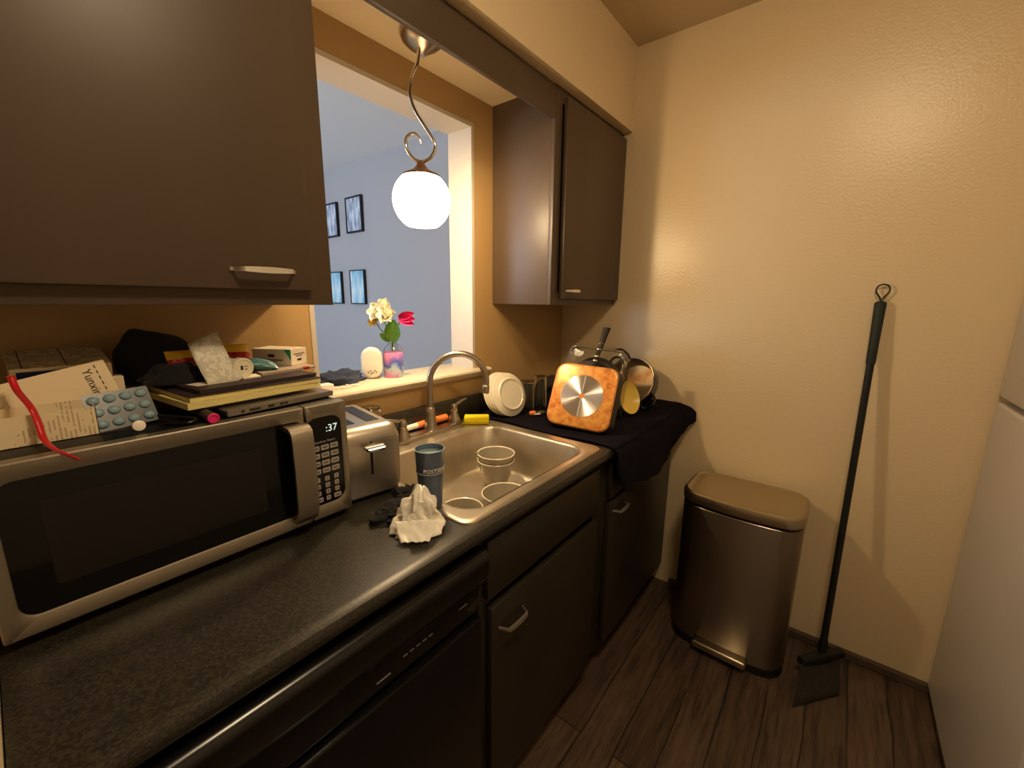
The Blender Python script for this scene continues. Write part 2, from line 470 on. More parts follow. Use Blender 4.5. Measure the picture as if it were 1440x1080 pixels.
# ------------------------------------------------------------------ handles
def bow_handle(bm, x0, x1, y, z, out=.026, h=.013, sag=.004):
    """flat bow pull along x, standing out toward -y"""
    n = 42; L = []
    for k in range(n+1):
        t = k/n; q = min(1, t*7, (1-t)*7); s = q*q*(3-2*q)*(.86+.14*math.sin(math.pi*t))
        x = x0 + (x1-x0)*t
        yy = y - out*s
        hh = h*(.50+.38*math.sin(math.pi*t)); th = .003
        L.append([(x, yy-th, z-hh/2), (x, yy-th, z+hh/2), (x, yy+th, z+hh/2), (x, yy+th, z-hh/2)])
    loft(bm, L)
# ------------------------------------------------------------------ upper cabinets
t = thing('wall_cabinet', 'large dark brown wall cabinet above the microwave', 'cabinet', (-1.95, 0, 1.39))
b = NB(); box(b, (-2.42, -.307, 1.39), (-1.502, -.001, 2.18), .0015); obj('body', b, 'cab', t)
b = NB(); box(b, (-2.37, -.327, 1.42), (-1.553, -.307, 2.155), .004); d = obj('door', b, 'cab', t)
b = NB(); bow_handle(b, -1.712, -1.592, -.327, 1.457); obj('handle', b, 'pull', d, label='chrome bow handle')
t = thing('wall_cabinet', 'narrow dark brown wall cabinet in the corner above the dish towel', 'cabinet', (-.3, 0, 1.39))
b = NB(); box(b, (-.592, -.290, 1.39), (-.001, -.001, 2.18), .0015); obj('body', b, 'cab', t)
b = NB()
box(b, (-.592, -.307, 1.39), (-.545, -.290, 2.18), .001); box(b, (-.03, -.307, 1.39), (-.001, -.290, 2.18), .001)
box(b, (-.545, -.307, 1.39), (-.03, -.290, 1.44), .001); box(b, (-.545, -.307, 2.13), (-.03, -.290, 2.18), .001)
obj('face_frame', b, 'cab', t)
b = NB(); box(b, (-.535, -.327, 1.414), (-.004, -.307, 2.155), .004); d = obj('door', b, 'cab', t)
b = NB(); bow_handle(b, -.535+.022, -.535+.112, -.327, 1.447); obj('handle', b, 'pull', d, label='chrome bow handle')
b = NB(); box(b, (-1.501, -.307, 2.067), (-.593, -.289, 2.176), .002)
tag(obj('valance_board', b, 'cab'), 'dark brown board spanning between the two wall cabinets', 'board')

# ------------------------------------------------------------------ counter
b = NB()
prof = [(-.60, .870), (-.655, .870), (-.668, .874), (-.676, .884), (-.677, .896), (-.672, .906), (-.662, .9095), (-.650, .910), (-.605, .910), (-.08, .910), (-.001, .910), (-.001, .870), (-.08, .870), (-.60, .8701)]
cols = [[b.verts.new((x, y, z)) for y, z in prof] for x in (-2.066, -1.385, -.785, -.001)]
for ci in range(3):
    for k in range(len(prof)-1):
        if ci == 1 and k in (8, 12): continue
        b.faces.new((cols[ci][k], cols[ci][k+1], cols[ci+1][k+1], cols[ci+1][k]))
for cl in (cols[0], cols[-1]): b.faces.new(cl[:-1])
ct = thing('countertop', 'long dark speckled laminate countertop under the microwave', 'countertop', (-1.0, -.33, .87))
obj('slab', b, 'counter', ct, 40)
b = NB(); box(b, (-2.066, -.021, .9102), (-.001, -.0005, 1.003), .004); obj('backsplash', b, 'counter', ct)

# ------------------------------------------------------------------ base cabinets
YF = -.640
def cab_body(bm, x0, x1):
    box(bm, (x0, YF+.015, .08), (x1, -.002, .869)); box(bm, (x0, -.575, FZ), (x1, -.05, .08))
t = thing('base_cabinet', 'dark brown sink cabinet with a false drawer and one wide door', 'cabinet', (-1.04, -.33, FZ))
b = NB()
x0, x1 = -1.374, -.722
box(b, (x0, YF+.018, .08), (x0+.018, -.03, .868)); box(b, (x1-.018, YF+.018, .08), (x1, -.03, .868))
box(b, (x0, YF+.018, .08), (x1, -.03, .10)); box(b, (x0, -.05, .08), (x1, -.03, .868))
box(b, (x0, -.575, FZ), (x1, -.05, .08))
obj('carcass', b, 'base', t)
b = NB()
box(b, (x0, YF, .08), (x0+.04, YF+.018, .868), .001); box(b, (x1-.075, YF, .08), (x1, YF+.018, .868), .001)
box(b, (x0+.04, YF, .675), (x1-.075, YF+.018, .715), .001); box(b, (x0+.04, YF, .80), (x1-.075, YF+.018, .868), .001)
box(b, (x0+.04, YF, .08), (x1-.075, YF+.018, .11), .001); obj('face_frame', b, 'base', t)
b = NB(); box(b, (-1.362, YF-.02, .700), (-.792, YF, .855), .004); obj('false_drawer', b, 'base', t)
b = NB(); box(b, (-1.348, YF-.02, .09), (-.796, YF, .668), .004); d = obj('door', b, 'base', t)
b = NB(); bow_handle(b, -1.322, -1.222, YF-.02, .600, .028); obj('handle', b, 'pull', d, label='chrome bow handle')
t = thing('base_cabinet', 'narrow dark base cabinet against the far wall under the hanging towel', 'cabinet', (-.36, -.33, FZ))
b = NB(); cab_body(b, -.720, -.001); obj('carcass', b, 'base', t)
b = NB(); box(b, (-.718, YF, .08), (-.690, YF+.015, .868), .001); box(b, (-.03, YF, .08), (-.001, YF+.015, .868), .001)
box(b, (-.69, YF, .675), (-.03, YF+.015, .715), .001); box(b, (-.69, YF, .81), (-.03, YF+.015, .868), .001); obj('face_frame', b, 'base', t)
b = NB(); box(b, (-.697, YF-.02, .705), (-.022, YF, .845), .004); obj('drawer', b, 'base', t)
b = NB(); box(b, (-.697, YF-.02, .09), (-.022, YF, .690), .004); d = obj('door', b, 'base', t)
b = NB(); bow_handle(b, -.672, -.572, YF-.02, .650, .028); obj('handle', b, 'pull', d, label='chrome bow handle')

# ------------------------------------------------------------------ dishwasher
t = thing('dishwasher', 'black dishwasher under the countertop beside the sink cabinet', 'dishwasher', (-1.68, -.33, FZ))
b = NB(); box(b, (-1.976, -.62, FZ+.01), (-1.380, -.05, .866)); obj('body', b, 'black', t)
b = NB(); box(b, (-1.974, -.662, .10), (-1.384, -.62, .676), .007); obj('door', b, 'dwash', t)
b = NB()
prof = [(-.62, .856), (-.655, .857), (-.672, .855), (-.681, .849), (-.685, .839), (-.685, .825), (-.680, .790), (-.672, .772), (-.660, .764), (-.62, .764)]
loft(b, [[(x, y, z) for y, z in prof] for x in (-1.974, -1.384)]); obj('handle_rail', b, 'dwash', t, 50)
b = NB(); box(b, (-1.974, -.652, .690), (-1.384, -.62, .763), .003); cp = obj('control_panel', b, 'dwash', t)
for (a0_, a1_, z_) in [(-1.60+k*.016, -1.59+k*.016, .735) for k in range(5)] + [(-1.66, -1.63, .722), (-1.45, -1.425, .742)]:
    b = NB(); box(b, (a0_, -.6532, z_-.012), (a1_, -.652, z_-.010)); obj('button_mark', b, 'logo', cp, 0)
b = NB(); box(b, (-1.974, -.60, FZ+.01), (-1.384, -.595, .095)); obj('kick_plate', b, 'black', t)

# ------------------------------------------------------------------ sink and faucet
t = thing('sink', 'stainless steel drop-in sink with a single deep bowl', 'sink', (-1.08, -.34, .75))
b = NB()
def ring(cx, cy, hx, hy, r, z): return [(x, y, z) for x, y in rr(cx, cy, hx, hy, r, 8)]
ocx, ocy, ohx, ohy = -1.083, -.345, .330, .302
icx, icy, ihx, ihy = -1.083, -.388, .281, .221
L = [ring(ocx, ocy, ohx, ohy, .035, .9103), ring(ocx, ocy, ohx-.001, ohy-.001, .035, .914), ring(ocx, ocy, ohx-.006, ohy-.006, .032, .9165),
     ring(ocx, ocy, ohx-.016, ohy-.016, .03, .9155), ring(icx, icy, ihx+.012, ihy+.012, .075, .9145), ring(icx, icy, ihx+.004, ihy+.004, .07, .913),
     ring(icx, icy, ihx-.002, ihy-.002, .066, .906), ring(icx, icy, ihx-.012, ihy-.012, .062, .80), ring(icx, icy, ihx-.018, ihy-.018, .06, .765),
     ring(icx, icy, ihx-.032, ihy-.032, .055, .748), ring(icx, icy, ihx-.055, ihy-.055, .05, .742), ring(icx, icy, .06, .06, .058, .739),
     ring(icx, icy, .035, .035, .034, .738)]
loft(b, L, False, True); obj('bowl', b, 'sinksteel', t, 40)
b = NB(); lathe(b, [(.042, .7388), (.042, .742), (.036, .743), (.03, .741), (.0, .7405)][:4], (icx, icy, 0), 24); obj('drain', b, 'nickel', t)
t = thing('faucet', 'brushed nickel gooseneck faucet with two lever handles at the sink back', 'faucet', (-1.03, -.078, .915))
b = NB()
L = [[(x, y, z) for x, y in rr(-1.031, -.080, .162-d, .030-d, .029-d, 8)] for z, d in ((.9157, 0), (.925, 0), (.929, .004), (.930, .012))]
loft(b, L); obj('deck_plate', b, 'nickel', t, 40)
b = NB(); lathe(b, [(.026, .929), (.026, .935), (.023, .945), (.020, .985), (.0165, 1.01), (.014, 1.014)], (-1.024, -.072, 0), 24); obj('spout_base', b, 'nickel', t)
b = NB()
bx, by = -1.024, -.072; th = math.radians(-38); dx, dy = math.cos(th), math.sin(th)
pts = [(bx, by, 1.01), (bx, by, 1.04), (bx, by, 1.075), (bx, by, 1.105)]
R = .106
for k in range(1, 21):
    a = math.pi - math.pi*1.06*k/20
    pts.append((bx+dx*(R+R*math.cos(a)), by+dy*(R+R*math.cos(a)), 1.105+R*math.sin(a)))
tube(b, pts, [.0125]*3+[.012]*18+[.0115]*3, 16); obj('spout', b, 'nickel', t)
e = V(pts[-1]); d_ = (V(pts[-1])-V(pts[-2])).normalized()
b = NB(); tube(b, [e-d_*.004, e, e+d_*.004, e+d_*.026, e+d_*.028], [.0115, .014, .0145, .0145, .012], 16); obj('aerator', b, 'nickel', t)
for hx, hy, lx, ly in ((-1.166, -.094, -.075, .015), (-.896, -.064, .075, .004)):
    b = NB(); lathe(b, [(.024, .929), (.024, .938), (.021, .944), (.0165, .962), (.013, .972), (.015, .978), (.014, .990), (.009, 1.0)], (hx, hy, 0), 20)
    h = obj('handle_base', b, 'nickel', t)
    b = NB()
    tube(b, [(hx, hy, .992), (hx+lx*.3, hy+ly*.3, .998), (hx+lx*.65, hy+ly*.65, 1.004), (hx+lx*.95, hy+ly*.95, 1.008), (hx+lx, hy+ly, 1.008)], [.005, .006, .0072, .006, .0025], 12)
    obj('lever', b, 'nickel', h)

# ------------------------------------------------------------------ pendant lamp
px, py = -1.10, -.15
t = thing('pendant_lamp', 'lit pendant lamp with a round white glass globe on a curled rod', 'lamp', (px, py, 2.18))
qx, qy = px+.022, py+.002
b = NB(); lathe(b, [(.066, 2.179), (.067, 2.172), (.062, 2.158), (.044, 2.142), (.022, 2.130), (.012, 2.122), (.008, 2.118)], (qx, qy, 0), 32); obj('canopy', b, 'nickel', t)
b = NB()
rod_px = [(595, 78), (592, 97), (583, 118), (581, 138), (588, 160), (600, 180), (611, 198), (613, 210), (607, 222), (594, 228), (581, 222), (573, 207), (575, 194), (584, 189), (591, 194), (594, 203)]
# plane of the rod: faces the sink side of the room, fixed in the world
rx = V((math.sin(yaw), -math.cos(yaw), 0))
def rodp(u, v): return V((px, py, 1.817)) + rx*((u-593)*.00221) + V((0, 0, 1))*((230-v)*.00206)
rp = bez([rodp(*q) for q in rod_px], 8)
tube(b, rp, [.0055]*(len(rp)-30)+[.0055-.002*k/29 for k in range(30)], 12); obj('rod', b, 'chrome', t)
b = NB(); lathe(b, [(.006, 1.824), (.011, 1.819), (.014, 1.811), (.026, 1.798), (.046, 1.788), (.058, 1.782), (.0605, 1.776), (.057, 1.775)], (px, py, 0), 32)
obj('cap', b, mat('bronze_cap', (150, 112, 80), .35, .9), t)
b = NB(); prof = []
Rg, zc = .0895, 1.709
for k in range(19):
    a = math.radians(48 - k*(48+58)/18); prof.append((Rg*math.cos(a), zc+Rg*math.sin(a)))
lathe(b, prof, (px, py, 0), 40, None, False, False); obj('globe', b, 'globe', t, 60, label='glowing frosted glass globe, open underneath')
b = NB(); bmesh.ops.create_uvsphere(b, u_segments=20, v_segments=12, radius=.024); xf(b, Matrix.Translation(V((px, py, 1.748)))); obj('bulb', b, 'bulb', t, 180)

# ceiling fixture of the kitchen, above and behind the camera
t = thing('ceiling_light', 'round flush ceiling light over the kitchen floor', 'lamp', (-1.55, -1.35, CZ))
b = NB(); lathe(b, [(.17, CZ-.001), (.17, CZ-.02), (.155, CZ-.028), (.02, CZ-.028)], (-1.55, -1.35, 0), 32); obj('ceiling_pan', b, 'nickel', t)
b = NB(); prof = [(.15*math.cos(math.radians(a)), CZ-.029-.075*math.sin(math.radians(a))) for a in range(0, 88, 8)]
lathe(b, prof, (-1.55, -1.35, 0), 32, None, True, True); obj('diffuser', b, 'dome', t)

# ------------------------------------------------------------------ microwave
X0, X1, YB, YM, Z0, Z1 = -2.060, -1.537, -.03, -.392, .928, 1.184
t = thing('microwave', 'stainless steel and black countertop microwave loaded with boxes', 'microwave', (-1.80, -.21, .91))
b = NB(); box(b, (X0+.004, YM+.025, Z0), (X1-.004, YB, Z1), .004); obj('body', b, 'black', t)
XS = -1.628
def rrface(bm, x0, x1, z0, z1, y0, y1, r):
    for (dy_, ) in (): pass
    cx, cz = (x0+x1)/2, (z0+z1)/2
    L = [[(x, y, z) for x, z in rr(cx, cz, (x1-x0)/2, (z1-z0)/2, r, 8)] for y in (y0, y1)]
    loft(bm, L)
def rrframe(bm, x0, x1, z0, z1, bw, y0, y1, ro, ri):
    """bezel: outer box outline, rounded window; bw = (left, right, bottom, top)"""
    o = rr((x0+x1)/2, (z0+z1)/2, (x1-x0)/2, (z1-z0)/2, ro, 8)
    xi0, xi1, zi0, zi1 = x0+bw[0], x1-bw[1], z0+bw[2], z1-bw[3]
    i = rr((xi0+xi1)/2, (zi0+zi1)/2, (xi1-xi0)/2, (zi1-zi0)/2, ri, 8)
    loops = [[(x, y1, z) for x, z in i], [(x, y0+.0015, z) for x, z in i], [(x, y0, z) for x, z in rr((xi0+xi1)/2, (zi0+zi1)/2, (xi1-xi0)/2+.002, (zi1-zi0)/2+.002, ri, 8)],
             [(x, y0, z) for x, z in rr((x0+x1)/2, (z0+z1)/2, (x1-x0)/2-.002, (z1-z0)/2-.002, ro, 8)], [(x, y0+.002, z) for x, z in o], [(x, y1, z) for x, z in o]]
    loft(bm, loops, False, False)
b = NB(); rrframe(b, X0, XS-.001, Z0, Z1, (.020, -.0005, .028, .026), YM, YM+.024, .004, .022); dr = obj('door', b, 'ovensteel', t, 40, label='door with a brushed steel border')
b = NB(); box(b, (X0+.01, YM+.003, Z0+.02), (XS-.002, YM+.022, Z1-.02)); obj('door_glass', b, 'blackgloss', dr, label='black glass door window')
b = NB(); rrface(b, X0+.06, XS-.085, Z0+.062, Z1-.062, YM+.0022, YM+.0032, .006); obj('mesh_screen', b, mat('dark_mesh_screen', (22, 18, 17), .35), dr)
b = NB()
hx0, hx1 = -1.672, -1.630
pts = [(YM+.002, Z1-.030), (YM-.022, Z1-.032), (YM-.033, Z1-.040), (YM-.036, Z1-.060), (YM-.038, 1.07), (YM-.036, Z0+.06), (YM-.032, Z0+.035), (YM-.02, Z0+.02), (YM+.002, Z0+.018)]
inn = [(YM+.002, Z1-.040), (YM-.020, Z1-.041), (YM-.027, Z1-.047), (YM-.029, Z1-.062), (YM-.031, 1.07), (YM-.029, Z0+.06), (YM-.025, Z0+.041), (YM-.016, Z0+.028), (YM+.002, Z0+.026)]
L = [[(hx0, y, z), (hx1, y, z), (hx1, y2, z2), (hx0, y2, z2)] for (y, z), (y2, z2) in zip(pts, inn)]
loft(b, L); obj('handle', b, 'ovensteel', dr, 50, label='wide brushed steel bar handle')
b = NB(); rrframe(b, XS+.001, X1, Z0, Z1, (-.0005, .014, .030, .028), YM, YM+.024, .004, .022); pn = obj('control_panel', b, 'ovensteel', t, 40)
b = NB(); box(b, (XS+.002, YM+.003, Z0+.02), (X1-.008, YM+.022, Z1-.02)); obj('keypad_panel', b, 'panel', pn, label='black keypad panel')
face = YM+.003
def T(x, z, y=face-.0006): return Matrix.Translation(V((x, y, z))) @ Matrix.Rotation(math.pi/2, 4, 'X')
b = NB(); text_into(b, ':37', .022, T(-1.572, 1.128)); obj('display', b, 'digit', pn, 0, label='glowing clock digits')
b = NB(); text_into(b, 'Hamilton Beach', .0076, T(-1.590, 1.1015)); obj('maker_lettering', b, 'logo', pn, 0)
kx = (-1.611, -1.590, -1.569)
for r in range(4):
    for c in range(3):
        z = 1.088 - r*.0175 + (0, .0, .0)[c]
        b = NB(); rrface(b, kx[c]-.0088, kx[c]+.0088, z-.0056, z+.0056, face-.0012, face, .002)
        k = obj('button', b, 'key', pn, 0)
        b = NB(); box(b, (kx[c]-.0055, face-.0016, z-.0008), (kx[c]+.0055, face-.0011, z+.0012)); obj('button_print', b, 'keyink', k, 0)
digits = ['1', '2', '3', '4', '5', '6', '7', '8', '9', '', '0', '']
for r in range(4):
    for c in range(3):
        s = digits[r*3+c]; z = 1.016 - r*.0152
        wv = .005 if s else .0085
        b = NB(); rrface(b, kx[c]-wv, kx[c]+wv, z-.0052, z+.0052, face-.0012, face, .002)
        k = obj('button', b, 'key', pn, 0)
        b = NB()
        if s: text_into(b, s, .008, T(kx[c], z, face-.0014), .0003)
        else: box(b, (kx[c]-.005, face-.0016, z-.001), (kx[c]+.005, face-.0011, z+.001))
        obj('button_print', b, 'keyink', k, 0)
for sx in (X0+.04, X1-.04):
    for sy in (YB-.04, YM+.06):
        b = NB(); lathe(b, [(.012, .9105), (.014, .916), (.014, .9285)], (sx, sy, 0), 16); obj('foot', b, 'black', t)

# ------------------------------------------------------------------ toaster
t = thing('toaster', 'brushed steel two-slot toaster between the microwave and the sink', 'toaster', (-1.384, -.378, .911), math.radians(-9))
b = NB()   # local: front face at y=0, body to +y, right side at x=0
W, D, H = .160, .265, .186
secs = []
rf = .034
for k in range(9):
    a = math.pi/2*k/8; y = rf-rf*math.cos(a)*1.0; dz = rf-rf*math.sin(a)
    ins = .006*(1-math.sin(a))
    secs.append([(x, y if k else 0.0, z) for x, z in rr(-W/2, .012+(H-.012-dz)/2, W/2-ins, (H-.012-dz)/2, .024, 8)])
for y, e in ((D-.016, 0), (D-.004, .007), (D, .016)):
    secs.append([(x, y, z) for x, z in rr(-W/2, .012+(H-.012)/2-e*.35, W/2-e*.6, (H-.012)/2-e*.35, .024, 8)])
loft(b, secs); obj('shell', b, 'toastersteel', t, 40, world=False)
b = NB(); box(b, (-W+.006, .012, 0), (-.006, D-.012, .016), .003); obj('base', b, 'black', t, world=False)
for sx in (-.112, -.048):
    b = NB(); box(b, (sx-.017, .055, H-.002), (sx+.017, D-.035, H+.0012), .0005); obj('bread_slot', b, 'black', t, 0, world=False, label='dark bread slot')
b = NB(); box(b, (-.083, -.0015, .065), (-.077, .004, .150)); obj('lever_slot', b, 'black', t, 0, world=False)
b = NB()
L = [[(-.080-w_, y, z-h_), (-.080+w_, y, z-h_), (-.080+w_, y, z+h_), (-.080-w_, y, z+h_)] for y, z, w_, h_ in ((0, .143, .006, .004), (-.010, .143, .008, .004), (-.014, .142, .024, .004), (-.034, .140, .022, .0035), (-.038, .139, .018, .002))]
loft(b, L); obj('lever', b, 'chrome', t, 40, world=False)

# ------------------------------------------------------------------ dark rag, tissue, tumbler, bowls
def lump(bm, c, sx, sy, sz, amp, freq, seed, n=28, m=18, flat=True):
    """crumpled heap sitting on its base"""
    L = []
    for j in range(m+1):
        v = j/m*math.pi/2
        row = []
        for i in range(n):
            a = 2*math.pi*i/n
            d = V((math.cos(a)*math.cos(v), math.sin(a)*math.cos(v), math.sin(v)))
            k = 1 + amp*noise.fractal(d*freq+V((seed, seed*.7, 0)), 1.0, 2.0, 4) + amp*.6*abs(noise.noise(d*freq*2.3+V((0, seed, 3))))
            row.append(V(c)+V((d.x*sx*k, d.y*sy*k, max(.0, d.z*sz*k))))
        L.append(row)
    loft(bm, L)
b = NB(); lump(b, (-1.478, -.478, .911), .055, .042, .026, .45, 1.6, 4.3, 40, 22); lump(b, (-1.405, -.435, .9105), .034, .045, .028, .45, 1.9, 9.1, 36, 20)
tag(obj('rag', b, 'darkbrowncloth', None, 60), 'crumpled dark rag between the toaster and the sink', 'cloth')
def tissue(bm):
    # crumpled sheet gathered upward, its lower edge spread on the counter
    n, m = 96, 48; L = []
    rp_ = [(0, .050), (.10, .047), (.25, .039), (.45, .034), (.62, .030), (.78, .021), (.90, .013), (1.0, .006)]
    for j in range(m+1):
        v = j/m
        for (a_, ra), (c_, rc) in zip(rp_[:-1], rp_[1:]):
            if a_ <= v <= c_: rad = ra+(rc-ra)*(v-a_)/(c_-a_)
        row = []
        for i in range(n):
            a = 2*math.pi*i/n; d = V((math.cos(a), math.sin(a), v*2.1))
            rid = 1-2*abs(noise.noise(d*1.7+V((7.1, 0, 1))))
            rid2 = 1-2*abs(noise.noise(d*3.9+V((1.3, 4, 0))))
            k = 1 + .34*(rid-.45) + .06*(rid2-.45)
            zz = .098*v + .016*noise.noise(d*2.3+V((0, 9, 0)))*min(1, v*5)
            row.append(V((d.x*rad*k*1.1 + .012*v*v, d.y*rad*k*.85 + .006*math.sin(v*5), max(.0004, zz))))
        L.append(row)
    loft(bm, L, False, True)
    # loose corner flap toward the room
    g = []
    for j in range(13):
        row = []
        for i in range(17):
            u, w_ = i/16*2-1, j/12
            row.append(bm.verts.new((u*.044*(1-.35*w_), -.030-.034*w_, .030*(1-w_)**1.5 + .004*noise.noise(V((u*3, w_*3, 2))) + .0045 + .006*abs(noise.noise(V((u*2.2, w_*2, 7)))))))
        g.append(row)
    for j in range(12):
        for i in range(16): bm.faces.new((g[j][i], g[j][i+1], g[j+1][i+1], g[j+1][i]))
b = NB(); tissue(b); xf(b, Matrix.Translation(V((-1.485, -.563, .9125))) @ Matrix.Rotation(-.75, 4, 'Z'))
tag(obj('paper_napkin', b, 'tissue', None, 50, solid=.0008), 'crumpled white paper napkin on the counter beside the sink', 'napkin')

cx_, cy_ = -1.402, -.512
TZ = .9172
t = thing('tumbler', 'blue-grey tumbler with white lettering standing on the left rim of the sink', 'cup', (cx_, cy_, TZ))
b = NB()
ro = [(.025, 0), (.027, .002), (.029, .05), (.0315, .088), (.0322, .089), (.0345, .1425), (.0352, .1445), (.0335, .1445), (.032, .139), (.027, .01), (.005, .008)]
lathe(b, ro, (cx_, cy_, TZ), 40); obj('cup_body', b, 'tumbler', t, 40)
b = NB(); lathe(b, [(.0352, .1440), (.0354, .1446), (.0336, .1448), (.0325, .138), (.0312, .128), (.002, .1275)], (cx_, cy_, TZ), 40, None, False, True); obj('cup_lining', b, 'tumblerlight', t, 40, label='pale inner wall and rim')
b = NB(); lathe(b, [(.0322, .0885), (.0331, .0895), (.0331, .0908), (.0325, .0915)], (cx_, cy_, TZ), 40, None, False, False); obj('band', b, 'logo', t)
b = NB()
def wrap(p):
    a = math.radians(202) + p.x/.0335; r = .0322+(p.y+.0095)*.042+.0006+p.z
    return V((cx_+r*math.cos(a), cy_+r*math.sin(a), TZ+.0985+p.y))
text_into(b, 'POSTSEASON', .0135, wrap, .0002, 'LEFT'); obj('lettering', b, 'whiteink', t, 0, label='white lettering')

def bowl(label, c, R, h, rb, material='stone', group=None):
    t = thing('bowl', label, 'bowl', c, 0, group)
    b = NB(); w_ = .003
    prof = [(rb*.9, 0), (rb, .003), (rb+(R-rb)*.45, h*.38), (R-.002, h*.92), (R, h-.001), (R-.001, h), (R-w_, h-.001), (R-w_-.003, h*.9), (rb+(R-rb)*.4-w_, h*.38), (rb*.85, .007), (.003, .006)]
    lathe(b, prof, c, 40); obj('bowl_body', b, material, t, 40)
    b = NB(); lathe(b, [(R-.0002, h-.0035), (R+.0003, h-.001), (R-.001, h+.0006), (R-w_-.0004, h-.0005), (R-w_-.0008, h-.003)], c, 40, None, False, False); obj('rim', b, 'ivory', t, 40, label='pale glazed rim')
    return t
bowl('lower grey-beige bowl of the stack of two in the sink', (-.925, -.310, .742), .068, .098, .040)
bowl('upper grey-beige bowl of the stack of two, with a spoon in it', (-.925, -.310, .7665), .0685, .098, .040)
t = thing('spoon', 'metal spoon leaning in the upper stacked bowl in the sink', 'spoon', (-.93, -.30, .78))
b = NB(); a0 = V((-.915, -.335, .80)); a1 = V((-.985, -.262, .873)); dv = (a1-a0)
tube(b, [a0, a0+dv*.5, a0+dv*.8, a1], [.002, .0022, .0032, .0028], 10); obj('spoon_handle', b, 'nickel', t)
b = NB(); bmesh.ops.create_uvsphere(b, u_segments=16, v_segments=8, radius=1); xf(b, Matrix.Translation(a0-dv.normalized()*.012) @ dv.to_track_quat('X', 'Z').to_matrix().to_4x4() @ Matrix.Diagonal((.02, .012, .005, 1))); obj('spoon_head', b, 'nickel', t)
bowl('single grey-beige bowl at the front edge of the sink', (-1.090, -.487, .741), .072, .085, .042)
bowl('grey-beige bowl in the sink corner nearest the paper napkin', (-1.245, -.458, .741), .060, .088, .038)

# ------------------------------------------------------------------ things on the sink deck
t = thing('sponge', 'bright yellow dish sponge on the back corner of the sink', 'sponge', (-.822, -.118, .917), math.radians(-48))
b = NB(); box(b, (-.050, -.028, .006), (.050, .028, .028), .005, 3); obj('foam', b, 'yellow', t, world=False)
b = NB(); box(b, (-.049, -.027, .0), (.049, .027, .007), .002); obj('scouring_pad', b, 'greenpad', t, world=False)
t = thing('brush_handle', 'orange stick with a white end lying behind the faucet', 'brush', (-1.02, -.035, .917))
b = NB(); q0 = V((-1.125, -.040, .944)); q1 = V((-.905, -.033, .944)); qd = (q1-q0)
tube(b, [q0+qd*.28, q0+qd*.30, q0+qd*.6, q0+qd*.97, q1], [.009, .012, .013, .013, .006], 16); obj('stick', b, 'orange', t)
b = NB(); tube(b, [q0, q0+qd*.03, q0+qd*.25, q0+qd*.285], [.006, .010, .0105, .0105], 16); obj('end_cap', b, 'whiteplastic', t, label='white end cap')

def glass_lathe(name, label, cat, c, prof):
    b = NB(); lathe(b, prof+[prof[0]], c, 32, None, False, False); bmesh.ops.remove_doubles(b, verts=b.verts[:], dist=1e-6)
    return tag(obj(name, b, 'glass', None, 40), label, cat)
# closed shells: outside then inside
glass_lathe('glass_jar', 'upturned clear glass behind the toaster', 'glass', (-1.282, -.085, .9112),
    [(.040, 0), (.041, .002), (.037, .10), (.036, .145), (.030, .153), (.004, .154), (.004, .146), (.026, .146), (.033, .138), (.034, .10), (.038, .002), (.0385, 0)])

# ------------------------------------------------------------------ drying towel
hem = [(-.770, .900), (-.752, .86), (-.70, .79), (-.66, .735), (-.60, .725), (-.52, .728), (-.42, .705), (-.33, .695), (-.26, .72), (-.18, .77), (-.10, .815), (-.05, .85), (-.003, .862)]
def hemz(x):
    for (a, za), (c, zc_) in zip(hem[:-1], hem[1:]):
        if a <= x <= c:
            t_ = (x-a)/(c-a); t_ = t_*t_*(3-2*t_); return za + (zc_-za)*t_
    return hem[0][1] if x < hem[0][0] else hem[-1][1]
b = NB(); nu, nv, nh = 90, 70, 40; G = []
def tow(x, y):
    return .9135 + .0035*abs(noise.noise(V((x*9, y*9, .5)))) + .006*max(0, noise.noise(V((x*5+y*3, y*4, 2.2))))
for i in range(nu+1):
    x = -.742 + (-.004+.742)*i/nu
    row = []
    for j in range(nv+1):
        y = -.024 - (.655-.024)*j/nv
        xx = x
        if i < 8: xx = x - (1-i/8)*.012*math.sin(y*14+1)*.6
        z = tow(x, y)
        if x > -.20 and y < -.45: z += .02*min(1, (x+.20)/.18)*min(1, (-.45-y)/.12)
        if xx < -.752: z = max(z, .921)
        row.append(b.verts.new((xx, y, z)))
    zt = row[-1].co.z; hz = hemz(x)
    for j in range(1, nh+1):
        s = j/nh
        rad = min(s*3.2, 1.0)
        fold = math.sin(x*21 + 2.2*s + 1.3*math.sin(x*9))*.55 + noise.noise(V((x*12, s*2, 1)))*.6
        bulge = .012 + .05*max(0, (x+.22)/.22)
        y = -.655 - (.026+.004)*math.sin(rad*math.pi/2) - bulge*math.sin(min(1, s*1.6)*math.pi/2) - .012*fold*s
        z = zt - (zt-hz)*(s**1.25)
        row.append(b.verts.new((x - .02*s*math.sin(x*9), min(y, -.6805), z)))
    G.append(row)
for a, c in zip(G[:-1], G[1:]):
    for j in range(len(a)-1): b.faces.new((a[j], a[j+1], c[j+1], c[j]))
o = obj('dish_towel', b, 'navy', None, 180); tag(o, 'dark navy towel spread under the drying dishes and hanging over the counter edge', 'towel')
md = o.modifiers.new('thickness', 'SOLIDIFY'); md.thickness = .003; md.offset = 1

